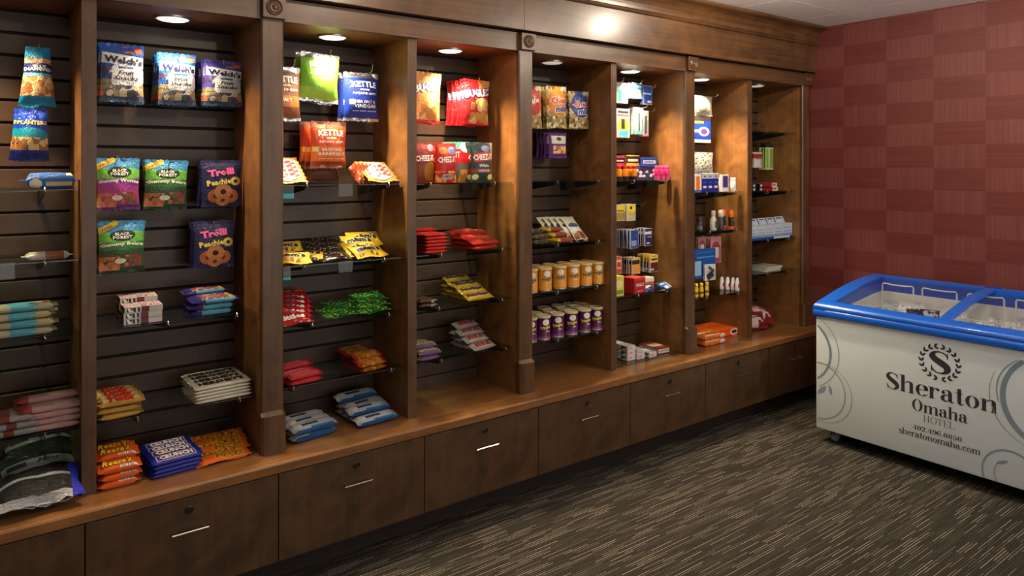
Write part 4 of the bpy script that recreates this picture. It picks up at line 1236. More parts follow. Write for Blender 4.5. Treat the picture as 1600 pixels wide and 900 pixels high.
pile(p, 300, 389, z2d, 2.765, [5, 5, 5, 5], 'white chocolate bar wrapper with brown lettering', 'second bay', dY=0.046, jit=.003, rz=0.05, lean=0.16)
rs = art('orange_cup_film', (224, 92, 20), [('rect', .5, .92, .04, .22, (220, 214, 200)), ('bits', .52, .9, .05, .21, (70, 1, 1), [(40, 30, 30), (224, 220, 210)], 9)], ax='xy', crinkle=.4)
L = XU(219, 2.70) - XU(150, 2.70)
p = bar('peanut_butter_cups', L, 0.050, 0.024, rs, [("Reese's", .45, .60, .70, .58, (236, 196, 40), {'bold': .03, 'it': .3, 'out': (92, 40, 16)})], sq=5)
pile(p, 150, 219, CTOP, 2.715, [3, 4, 4], "orange peanut butter cup pack", 'second bay counter', jit=.003, rz=0.03, lean=0.28)
L = XU(313, 2.72) - XU(232, 2.72)
p = bar('crisp_chocolate_bar', L, 0.052, 0.014, art('blue_crunch_film', (26, 42, 150), [('rect', .12, .88, .16, .84, (214, 190, 196)), ('rect', .135, .865, .22, .78, (52, 42, 120))], ax='xy', crinkle=.3), [('CRUNCH', .5, .5, .66, .50, (226, 206, 206), {'bold': .06})], sq=5, fin=.006)
pile(p, 232, 313, CTOP, 2.715, [4, 4, 4, 4], 'blue crisp chocolate bar', 'second bay counter', jit=.003, dY=.047, rz=0.07, lean=0.18)
p = pouch('candy_piece_pack', 0.20, 0.085, 0.013, art('orange_piece_film', (232, 100, 24), [('rect', .05, .95, .45, .95, (214, 120, 30)), ('bits', .1, .9, .5, .9, (14, 5, 1), [(240, 180, 60), (120, 60, 20), (226, 110, 30)], .3)], crinkle=.5), [('PIECES', .62, .26, .50, .26, (120, 70, 20), {'bold': .04, 'out': (244, 206, 60)}), ("Reese's", .4, .70, .6, .3, (240, 200, 50), {'it': .3, 'out': (92, 40, 16)})], cat='candy bag', seed=41)
for i, (u, v, lf) in enumerate(((352, 722, 0), (350, 714, .012), (345, 707, .024))):
    lay(p, u, v, CTOP, 'orange candy piece pack, %s, second bay counter' % ['nearest', 'middle', 'farthest'][i], 'orange candy packs', 14, 0.08 - .05 * i, lf)

# ------------------------------------------------------------------ third bay
def kettle(key, c, c2=None, extra=()):
    return art('chip_film_' + key, c, list(extra), crinkle=.3, rough=.38)
def ket_t(lines, c=WHT):
    t = [('KETTLE', .54, .745, .68, .125, c, {'bold': .035, 'arch': .14}), ('BRAND', .54, .645, .26, .035, c), ('POTATO CHIPS', .55, .565, .66, .048, c)]
    return t + [(s, .56, y, ww, hh, c, {'bold': .02}) for s, y, ww, hh in lines]
for key, c, uL, uR, vT, vB, tl, n, desc, hk, ex in (
    ('brown', (112, 74, 52), 412, 470, 104, 188, 0, 2, 'brown potato chip bag behind the pilaster', (461, 91), [('rect', 0, 1, .26, .46, (176, 110, 62))]),
    ('green', (116, 178, 52), 470, 532, 84, 160, 3, 2, 'lime green potato chip bag', (517, 79), [('ell', .62, .50, .18, .06, (206, 120, 80)), ('rect', 0, 1, 0, .3, (140, 190, 66))]),
    ('blue', (20, 46, 140), 536, 592, 114, 189, 0, 2, 'dark blue potato chip bag', (583, 101), [('rect', .14, .28, .34, .44, (226, 220, 150))])):
    w, h = size_px(uL, uR, vT, vB, YH)
    lines = {'brown': [('SALT', .38, .30, .06)], 'green': [], 'blue': [('SEA SALT &', .395, .54, .06), ('VINEGAR', .305, .62, .075), ('great taste...naturally', .20, .68, .028)]}[key]
    p = pouch('potato_chip_bag', w, h, 0.054, kettle(key, c, extra=ex), ket_t(lines), seal_mat=SILVER, cat='chip bag', seed=51 + n + len(key), top_w=.98)
    hook(*hk, YH - 0.045, 'third bay, holding the %s chips' % key, 0.03)
    hang(p, (uL + uR) / 2, vT, YH, desc, 'third bay', n, 0.055, 'potato chip bags', tilt=tl)
w, h = size_px(489, 540, 190, 263, 2.855)
p = pouch('potato_chip_bag', w * 1.12, h, 0.043, kettle('orange', (202, 74, 28), extra=[('rect', 0, 1, .14, .47, (222, 112, 34)), ('rect', 0, 1, 0, .16, (150, 60, 36)), ('rect', .06, .20, .36, .46, (236, 214, 150))]),
          ket_t([('BACKYARD', .400, .56, .065), ('BARBEQUE', .305, .74, .080), ('great taste...naturally', .205, .72, .028)]), seal_mat=plain('brown_seal', (150, 92, 74), .3, .3), cat='chip bag', seed=57)
hook(513, 190, 2.83, 'third bay, holding the barbecue chips')
hang(p, 513, 190, 2.855, 'orange barbecue chip bag', 'third bay', 4, 0.043, 'potato chip bags', jit=.012)

z3a = shelf(2, (441, 289), (629, 286), 'third bay, uppermost', holder=0.50, caps=(0.20, 0.86))
z3b = shelf(2, (441, 417), (629, 401), 'third bay, second from top', holder=0.50, caps=(0.18, 0.82))
z3c = shelf(2, (441, 511), (629, 487.5), 'third bay, third from top', holder=False, caps=(0.24, 0.86))
z3d = shelf(2, (441, 609), (628, 573), 'third bay, lowest', holder=False, caps=(0.10, 0.88))
for zz, u1, hh, nm in ((z3a, 459, .030, 'uppermost'), (z3b, 454, .018, 'second')):
    x0, x1 = edges[2][0] + .002, XU(u1, 2.745)
    t = thing('price_tag', ((x0 + x1) / 2, 2.745, zz - .052), 'small turquoise price tag by the pilaster under the %s shelf, third bay' % nm, 'price tag', 'turquoise price tags')
    MB().box(x0, x1, 2.7425, 2.7438, zz - .052, zz - .052 + hh * .6).build('tag_card', plain('tag_teal', (40, 160, 176), .4), t)
    MB().box(x0, x1, 2.7440, 2.7456, zz - .055, zz - .001).build('clear_sleeve', ACRYLIC, t)
pf = art('payday_film', (170, 134, 74), [('rect', 0, .08, 0, 1, (206, 120, 30)), ('rect', .92, 1, 0, 1, (206, 120, 30)), ('ell', .5, .5, .42, .40, (30, 24, 24)), ('ell', .5, .5, .40, .37, (186, 182, 176)), ('bits', .16, .84, .30, .70, (9, 5, 1), [(176, 20, 36), (190, 40, 50), (186, 182, 176)], .36)], ax='xz')
p = pouch('nut_candy_pack', 0.150, 0.105, 0.018, pf, cat='candy pack', seed=61)
for i in range(4):
    lay_at(p, 452 - i * 3, 2.765 + .030 * i, z3a, 'white and red nut candy pack by the pilaster, %s, third bay' % ['nearest', 'second', 'third', 'farthest'][i], 'nut candy packs', 30, -0.10, 0.016 * i)
for i in range(3):
    lay_at(p, 601 - i * 4, 2.765 + .030 * i, z3a, 'white and red nut candy pack by the divider, %s, third bay' % ['nearest', 'second', 'farthest'][i], 'nut candy packs', 30, 0.05, 0.016 * i)
po = pouch('orange_wafer_pack', 0.085, 0.055, 0.012, art('wafer_film', (220, 70, 34), [('bits', 0, 1, .2, .8, (6, 4, 1), [(236, 226, 214), (40, 36, 36), (220, 70, 34), (216, 190, 110)], .3)], crinkle=.8), cat='candy pack', seed=62)
for i in range(5):
    place(po, (XU(552 + i * 8, 2.80), 2.80 + .012 * i, z3a + .030 - .002 * i), 'orange and black wafer pack leaning over, %s toward the divider, third bay' % ORD[i], 'leaning wafer packs', rx=-0.5, ry=0.95, rz=-0.1)
w, h = size_px(486, 545, 252, 287, 2.86)
p = pouch('snack_bag', w, h, 0.06, art('maroon_bag_film', (120, 66, 48), [('rect', 0, 1, .0, .4, (104, 58, 44))]), cat='snack bag', seed=63)
place(p, (XU(510, 2.88), 2.93, z3a + .002), 'plain brown bag standing on the upper shelf, third bay', None, rx=-0.12)
mm = art('peanut_candy_film', (232, 184, 36), [('ell', .5, .46, .42, .36, (240, 200, 60)), ('bits', .1, .9, .1, .38, (9, 5, 1), [(236, 190, 60), (206, 150, 40), (120, 70, 30)], .42)], crinkle=.35)
mt = lambda c, o: [("m&m's", .5, .56, .74, .40, c, {'bold': .06, 'rot': 4, 'out': o, 'ow': .06})]
p = pouch('peanut_candy_pack', 0.155, 0.095, 0.022, mm, mt((40, 26, 20), WHT), cat='candy pack', seed=64)
for i, (u, v, rz, lf, tl) in enumerate(((456, 416, -0.25, 0.0, 20), (474, 410, -0.6, .004, 14), (448, 406, -.1, .016, 26))):
    lay(p, u, v, z3b, 'yellow candy pack by the pilaster, %s, third bay second shelf' % ['nearest', 'turned askew', 'farthest'][i], 'yellow candy packs', tl, rz, lf)
for i, (u, v, rz, lf, tl) in enumerate(((584, 404.5, 0.16, 0.0, 26), (571, 404, 0.02, .004, 30), (566, 398, -.06, .016, 34), (574, 396, -.05, .026, 36))):
    lay(p, u, v, z3b, 'yellow candy pack by the divider, %s, third bay second shelf' % ['nearest', 'second', 'third', 'farthest'][i], 'yellow candy packs', tl, rz, lf)
mb = art('plain_candy_film', (58, 36, 28), [('bits', 0, 1, .0, 1, (14, 9, 1), [(58, 36, 28), (40, 24, 20), (160, 150, 144), (74, 48, 38)], .32)], crinkle=1.0, rough=.2)
p = pouch('chocolate_candy_pack', 0.17, 0.11, 0.015, mb, cat='candy pack', seed=65)
for i in range(5):
    lay(p, 519 - i * 2, 409 - i * 3.2, z3b, 'dark brown candy pack, %s up its heap, third bay second shelf' % ORD[i], 'brown candy packs', 17, -0.2, 0.013 * i)
sk = art('red_candy_film', (186, 22, 28), [('bits', .05, .95, .6, .95, (10, 5, 1), [(210, 80, 40), (150, 20, 26), (206, 150, 70), (120, 60, 90)], .4), ('bits', 0, .9, .02, .2, (8, 14, 1), [(216, 120, 120), (150, 20, 26)], .3)], crinkle=.5, rough=.22)
p = pouch('fruit_candy_pack', 0.165, 0.105, 0.014, sk, [('Skittles', .44, .36, .80, .26, WHT, {'bold': .055})], cat='candy pack', seed=66)
for i in range(5):
    lay(p, 461, 509 - i * 3.0, z3c, 'red fruit candy pack, %s up its heap, third bay' % ORD[i], 'red fruit candy packs', 27, 0.12, 0.012 * i)
pg = pouch('sour_candy_pack', 0.165, 0.10, 0.015, art('green_candy_film', (40, 120, 30), [('bits', 0, 1, 0, 1, (16, 9, 1), [(40, 120, 30), (24, 80, 20), (150, 190, 90), (60, 150, 50)], .36)], crinkle=1.0, rough=.25), cat='candy pack', seed=67)
for i, (u, v, rz, lf) in enumerate(((536, 497, .1, 0), (540, 491, -.1, .013), (588, 490, .12, 0), (587, 487, .1, .016), (585, 484, .14, .032))):
    lay(pg, u, v, z3c, 'green sour candy pack, %s, third bay third shelf' % ['lower of the flat pair', 'upper of the flat pair', 'bottom of the trio', 'middle of the trio', 'top of the trio'][i], 'green candy packs', 15, rz, lf)
p = bar('licorice_pack', 0.145, 0.045, 0.018, art('licorice_film', (186, 34, 42), [('rect', .06, .94, .1, .5, (206, 70, 76)), ('rect', .1, .7, .6, .72, (220, 150, 150))], ax='xy', crinkle=.5), cat='candy pack')
pile(p, 436, 509, z3d, 2.765, [2, 2, 3], 'red licorice pack', 'third bay lowest shelf', rz=0.12, lean=0.25)
p = bar('toffee_pack', 0.135, 0.055, 0.018, art('toffee_film', (200, 128, 30), [('rect', 0, .12, 0, 1, (196, 40, 30)), ('rect', .9, 1, 0, 1, (196, 40, 30)), ('bits', .12, .9, 0, 1, (16, 7, 1), [(220, 160, 60), (180, 96, 24), (206, 120, 30)], .4)], ax='xy', crinkle=1.0, rough=.2), cat='candy pack')
pile(p, 547, 607, z3d, 2.765, [2, 3, 3, 3], 'gold and red wrapped toffee pack', 'third bay lowest shelf', rz=0.16, lean=0.28)
bs = art('blue_silver_film', (186, 192, 198), [('rect', 0, 1, .0, .10, (30, 84, 146)), ('rect', 0, 1, .92, 1, (30, 84, 146)), ('rect', .40, 1, .08, .22, (44, 116, 176)), ('ell', .14, .52, .11, .26, (226, 226, 220)), ('rect', .25, .60, .45, .70, (70, 72, 88))], ax='xy', crinkle=.7, metal=.25, rough=.22)
p = bar('cereal_treat', 0.19, 0.058, 0.026, bs, cat='snack bar', sq=3.5)
pile(p, 442, 534, CTOP, 2.735, [2, 2, 2], 'silver and blue snack bar by the pilaster', 'third bay', rz=0.10, jit=.006, lean=0.2)
pile(p, 541, 628, CTOP, 2.735, [1, 2, 2, 3], 'silver and blue snack bar by the divider', 'third bay', rz=0.12, lean=0.28)

# ------------------------------------------------------------------ fourth bay
CONE = [(214, 166, 96), (190, 134, 66), (228, 190, 130)]
for key, c, uL, uR, vT, vB, n, desc, hk in (('tan', (196, 132, 70), 645, 690, 113, 192, 2, 'tan corn snack bag by the divider', (668, 109)), ('red', (206, 24, 32), 724, 765, 125, 195, 5, 'red corn snack bag', (750, 120))):
    Y = 2.86 if n > 2 else YH
    w, h = size_px(uL, uR, vT, vB, Y)
    lay_ = [('bits', .25 if n > 2 else 0, 1, .04, .50, (5, 6, 1), CONE, .44), ('ell', .66, .50, .24, .10, (228, 206, 120))]
    if n <= 2: lay_.append(('rect', 0, 1, 0, .07, (190, 30, 40)))
    else: lay_.append(('rect', .55, 1, .80, 1, (206, 130, 70)))
    p = pouch('corn_snack_bag', w, h, 0.038, art('corn_film_' + key, c, lay_, crinkle=.5), [('BUGLES', .5, .70, .90, .17, WHT, {'bold': .04, 'rot': 9, 'out': (40, 66, 150), 'ow': .07})], cat='snack bag', seed=71 + n)
    hook(*hk, Y - 0.03, 'fourth bay, holding the %s corn snacks' % key, 0.025)
    hang(p, (uL + uR) / 2, vT, Y, desc, 'fourth bay', n, 0.038, 'corn snack bags', tilt=2, jit=.008)
z4a = shelf(3, (650.7, 286), (804, 285), 'fourth bay, uppermost', holder=0.34, caps=(0.16, 0.80))
z4b = shelf(3, (650.7, 399.5), (789, 388), 'fourth bay, second from top', holder=False, caps=(0.26, 0.88))
z4c = shelf(3, (650.7, 485), (804, 464), 'fourth bay, third from top', holder=False, caps=(0.24, 0.88))
z4d = shelf(3, (650.7, 568), (796, 543.3), 'fourth bay, lowest', holder=False, caps=(0.26, 0.92))
CRK = [(222, 150, 60), (206, 120, 40), (236, 176, 90)]
ct_ = lambda y=.62, c=WHT: [('CHEEZ-IT', .5, y, .84, .15, c, {'bold': .03, 'rot': 3})]
for nm, uL, uR, vT, vB, base, layers, tx, desc, Yc in (
    ('maroon', 645, 679, 224, 286, (118, 20, 20), [('rect', 0, 1, 0, .45, (120, 50, 20)), ('ell', .72, .30, .30, .24, (160, 100, 30)), ('ell', .80, .88, .16, .09, (150, 140, 160))], ct_(), 'dark red cracker bag by the divider', 2.80),
    ('scarlet', 680, 713, 223, 285, (190, 30, 24), [('rect', .12, .95, .72, .90, (226, 60, 40)), ('ell', .74, .80, .2, .10, (120, 130, 190)), ('ell', .34, .80, .2, .09, (236, 120, 60)), ('bits', 0, 1, .02, .30, (5, 8, 1), CRK, .36), ('rect', .28, .74, .10, .22, (206, 200, 200))], ct_(.58) + [('CHEEZ-IT', .51, .16, .42, .07, (70, 40, 60))], 'bright red cracker bag', 2.77),
    ('jade', 706, 735, 222, 285, (60, 160, 120), [('rect', 0, 1, .46, .82, (226, 20, 26)), ('rect', 0, 1, .30, .47, (120, 112, 92)), ('bits', .3, 1, .0, .32, (6, 9, 1), CRK, .5), ('rect', 0, .3, 0, .30, (96, 90, 74)), ('ell', .68, .86, .28, .13, (186, 206, 226))], [('IT', .24, .68, .2, .15, WHT)], 'green topped red cracker bag', 2.82),
    ('forest', 735, 770, 223, 285, (44, 66, 60), [('ell', .5, .86, .38, .12, (20, 28, 28)), ('ell', .64, .84, .2, .08, (90, 100, 130)), ('rect', .10, .88, .52, .74, (186, 40, 36), 4), ('rect', 0, 1, .24, .34, (150, 50, 46)), ('ell', .18, .14, .13, .07, (226, 216, 150)), ('ell', .82, .14, .13, .07, (226, 216, 120)), ('rect', .86, 1, .6, 1, (206, 190, 150))], ct_(.63) + [('White', .5, .42, .40, .08, WHT, {'it': .3}), ('CHEDDAR', .5, .29, .52, .06, WHT)], 'dark green cracker bag', 2.77)):
    w, h = size_px(uL, uR, vT, vB, Yc)
    p = pouch('cracker_bag', w, h, 0.04, art('cracker_film_' + nm, base, layers, crinkle=.3), tx, cat='cracker bag', seed=80 + int(uL), seal=.04, rumple=.5)
    c = atY((uL + uR) / 2, vB, Yc)
    for i in range(3):
        place(p, (c.x, Yc + i * 0.042, z4a + 0.001), '%s, %s, fourth bay upper shelf' % (desc, ['front', 'second', 'third'][i] + ' of its row'), 'cracker bags', rx=-0.02, rz=0.02 * i)
p = bar('wafer_bar', 0.13, 0.045, 0.015, art('red_wafer_film', (204, 40, 30), [('rect', 0, .16, 0, 1, (140, 24, 22)), ('bits', .2, .95, .1, .9, (7, 4, 1), [(214, 60, 44), (186, 30, 26)], .5)], ax='xy', crinkle=.5))
pile(p, 651, 703, z4b, 2.765, [6, 6, 7], 'red wafer bar by the divider', 'fourth bay', jit=.004)
p = bar('wafer_bar', 0.17, 0.05, 0.018, art('red_white_wafer_film', (210, 42, 28), [('rect', .42, .94, .22, .82, (120, 50, 36)), ('bits', .42, .94, .22, .82, (16, 4, 1), [(120, 44, 34), (206, 160, 140), (190, 60, 44)], .30), ('rect', .24, .40, .3, .7, (226, 96, 76))], ax='xy', crinkle=.8))
pile(p, 718, 788, z4b, 2.765, [2, 3, 4, 4], 'red and brown wafer bar', 'fourth bay second shelf', rz=0.14, jit=.012, lean=0.3)
p = bar('brown_bar', 0.10, 0.045, 0.020, art('brown_bar_film', (70, 44, 36), [('rect', .66, .98, .1, .6, (190, 180, 176)), ('bits', .3, .62, .2, .8, (8, 4, 1), [(150, 90, 80), (70, 44, 36)], .4)], ax='xz', crinkle=.4))
pile(p, 644, 687, z4c, 2.765, [2, 2, 2], 'brown and silver candy bar', 'fourth bay third shelf')
p = bar('peanut_crunch_bar', 0.155, 0.046, 0.020, art('yellow_bar_film', (226, 196, 56), [('rect', .04, .96, .0, .2, (200, 160, 40))], ax='xy', crinkle=.5), [('Butterfinger', .48, .52, .82, .62, (40, 44, 110), {'bold': .04, 'it': .15})])
pile(p, 718, 774, z4c, 2.765, [1, 2, 3, 3, 4], 'yellow candy bar with blue lettering', 'fourth bay third shelf', rz=0.14, jit=.006, lean=0.42)
p = bar('coconut_bar', 0.11, 0.045, 0.020, art('gold_purple_film', (180, 160, 110), [('bits', 0, 1, .4, 1, (16, 5, 1), [(206, 186, 130), (110, 84, 60), (226, 214, 180)], .42), ('rect', .1, 1, 0, .3, (130, 100, 150))], ax='xy', crinkle=.8))
pile(p, 644, 692, z4d, 2.765, [2, 3, 3], 'gold and lilac candy bar', 'fourth bay lowest shelf', lean=0.25)
p = bar('strawberry_bar', 0.145, 0.048, 0.024, art('white_red_film', (186, 180, 172), [('rect', .16, .94, .24, .84, (160, 46, 48)), ('bits', .16, .94, .24, .84, (18, 3, 1), [(170, 50, 50), (206, 170, 160), (150, 44, 60), (186, 70, 56)], .30)], ax='xy', crinkle=.8))
pile(p, 724, 777, z4d, 2.765, [1, 2, 3, 4], 'white and red wrapped bar', 'fourth bay lowest shelf', rz=0.14, lean=0.4)

# ------------------------------------------------------------------ fifth bay
GRN = [(214, 190, 140), (170, 136, 84), (120, 96, 60), (226, 214, 180), (176, 160, 90)]
ch_t = [('Chex', .5, .66, .70, .17, (190, 30, 34), {'bold': .045, 'out': WHT, 'ow': .06, 'rot': 4}), ('mix', .6, .46, .50, .15, (30, 50, 130), {'bold': .045, 'out': WHT, 'ow': .06, 'rot': 4})]
for key, c, uL, uR, vT, vB, n, desc, hk in (('red', (190, 60, 50), 813, 846, 134, 200, 2, 'red snack mix bag behind the pilaster', (838, 130)), ('orange', (222, 134, 36), 853, 885, 135, 200, 4, 'orange snack mix bag', (865, 134)), ('blue', (40, 74, 150), 888, 920, 143, 201, 3, 'blue snack mix bag', (903, 142))):
    Y = 2.87
    w, h = size_px(uL, uR, vT, vB, Y)
    p = pouch('snack_mix_bag', w, h, 0.040, art('mix_film_' + key, (196, 180, 120) if key != 'red' else (206, 170, 110), [('bits', 0, 1, 0, 1, (9, 13, 1), GRN, .5), ('ell', .5, .62, .42, .32, c), ('rect', .32, .68, .85, 1, c)], crinkle=.5),
              ch_t if key != 'red' else [('mix', .5, .66, .6, .12, WHT, {'bold': .03})], seed=91 + n)
    hook(*hk, Y - 0.03, 'fifth bay, holding the %s snack mix' % key, 0.02)
    hang(p, (uL + uR) / 2, vT, Y, desc, 'fifth bay', n, 0.040, 'snack mix bags', jit=.01, tilt=-1)
w, h = size_px(857, 885, 207, 247, YH)
p = pouch('trail_mix_bag', w, h, 0.031, art('purple_film', (92, 38, 116), [('rect', .12, .92, .56, .86, (206, 206, 190)), ('ell', .5, .74, .14, .07, (50, 60, 40)), ('bits', .18, .90, .18, .48, (7, 6, 1), [(206, 156, 90), (226, 190, 130), (170, 110, 60)], .5)]), seed=96)
hook(871, 205, YH - 0.02, 'fifth bay, holding the purple trail mix')
hang(p, 871, 207, YH, 'purple trail mix bag', 'fifth bay', 4, 0.032, 'trail mix bags', jit=.006)
z5a = shelf(4, (833, 282.8), (932, 282), 'fifth bay, uppermost and empty', holder=0.52, caps=(0.36, 0.88))
z5b = shelf(4, (833, 383), (930, 376.7), 'fifth bay, second from top', holder=False, caps=(0.36, 0.88))
z5c = shelf(4, (833, 459), (930, 447.8), 'fifth bay, third from top', holder=False, caps=(0.36, 0.86))
z5d = shelf(4, (833, 535.8), (950, 517), 'fifth bay, lowest', holder=False, caps=(0.36, 0.86))
p = bar('meat_stick', 0.13, 0.040, 0.024, art('meat_stick_film', (150, 70, 44), [('rect', 0, .24, 0, 1, (206, 180, 60)), ('rect', .3, .9, .6, .85, (196, 120, 90))], ax='xy', crinkle=.5), cat='meat stick')
pile(p, 861, 899, z5b, 2.765, [1, 2, 3, 3], 'brown meat stick with yellow end', 'fifth bay second shelf', rz=0.10)
p = bar('dark_snack_bar', 0.11, 0.045, 0.024, art('olive_bar_film', (70, 56, 40), [('bits', 0, 1, 0, 1, (9, 5, 1), [(110, 96, 70), (50, 40, 30), (150, 140, 110)], .4)], ax='xy', crinkle=.6), cat='snack bar')
pile(p, 826, 860, z5b, 2.765, [2, 3, 3], 'olive brown snack bar', 'fifth bay second shelf')
p = pouch('jerky_bag', 0.105, 0.155, 0.018, art('jerky_film', (206, 206, 176), [('rect', .1, .9, .36, .62, (226, 226, 220)), ('bits', .06, .94, .04, .32, (8, 6, 1), [(120, 70, 46), (150, 96, 60), (90, 56, 40)], .5), ('ell', .5, .60, .38, .10, (60, 84, 120))], crinkle=.4), cat='snack bag', seed=97)
for i in range(5):
    c = atZ(919 - i * 10, 376.5, z5b)
    place(p, (c.x, 2.80 + 0.018 * i, z5b + 0.004), 'cream snack bag leaning back, %s from the side panel, fifth bay' % ORD[i], 'leaning cream bags', rx=-0.75, rz=0.20)

def chip_can(key, base, top_c, layers, label_c, r=0.036, h=0.115):
    m = art('can_art_' + key, base, layers, crinkle=0.0, rough=.35)
    foil = plain('can_rim', (206, 196, 176), 0.3, 0.7)
    prof = [(r * .96, 0), (r, 0.002), (r, 0.006), (r * .985, 0.007), (r * .985, h - 0.007), (r, h - 0.006), (r, h - 0.001), (r * .96, h)]
    kids = [sub_lathe('lid', [(r * 1.02, h - 0.008), (r * 1.05, h - 0.007), (r * 1.05, h + 0.001), (r * .98, h + 0.003), (r * .93, h + 0.0015), (r * .3, h + 0.001)], plain('can_lid_' + key, top_c, .35), 28),
            wrap_print([('Pringles', -.002, h * .53, r * 1.45, h * .19, (232, 206, 90) if key == 'violet' else (60, 46, 26), {'bold': .04, 'rot': 10, 'out': BLK if key == 'violet' else (240, 224, 160)}), (('BBQ', .008, h * .38, r * .5, h * .075, WHT)) if key == 'violet' else ('Cheddar', .004, h * .38, r * .8, h * .06, WHT)], r, 0, h)]
    # plain oval badge above the name
    bv, bf, nb = [], [], 12
    for i in range(nb + 1):
        t = -1 + 2 * i / nb
        an = -pi / 2 + 0.52 * t
        hh = h * .13 * sqrt(max(0.0, 1 - t * t))
        bv += [(r * 1.006 * cos(an), r * 1.006 * sin(an), h * .76 - hh), (r * 1.006 * cos(an), r * 1.006 * sin(an), h * .76 + hh)]
    bf = [(2*i, 2*i + 2, 2*i + 3, 2*i + 1) for i in range(nb)]
    q = MB().add(bv, bf); kids.append(('badge', q.mesh('badge', ink((226, 224, 216)))))
    return bottle('snack_can', prof, [foil, m], [0, 0, 0, 1, 0, 0, 0], kids, 28, 'can')
def cans(p, us, v_of, z, desc, where, rows):
    for r, (Yc, lst) in enumerate(rows):
        for i, u in enumerate(lst):
            place(p, (XU(u, Yc), Yc, z + 0.0005), '%s, %s in the %s row, %s' % (desc, ORD[i], ['front', 'middle', 'rear'][r] if len(rows) == 3 else ['front', 'rear'][r], where), 'snack cans, ' + where, rz=-0.40 + 0.14 * sin(i * 2.1 + r))
pc = chip_can('gold', (216, 150, 50), (226, 190, 130), [('rect', 0, 1, .0, .10, (196, 120, 40)), ('rect', 0, 1, .92, 1, (206, 196, 176))], WHT, h=0.116)
cans(pc, None, None, z5c, 'golden snack can', 'fifth bay', [(2.800, [829, 851, 874.5, 895, 914.5, 933.5]), (2.880, [838, 858, 880, 900, 918])])
pv = chip_can('violet', (86, 30, 78), (206, 190, 150), [('rect', 0, 1, .0, .16, (120, 60, 120)), ('rect', 0, 1, .92, 1, (206, 196, 176))], WHT, h=0.118)
cans(pv, None, None, z5d, 'purple snack can', 'fifth bay', [(2.800, [828, 849, 870.5, 892, 912.5, 931.5]), (2.878, [836, 858, 880, 900, 918]), (2.956, [850, 872, 890, 907])])

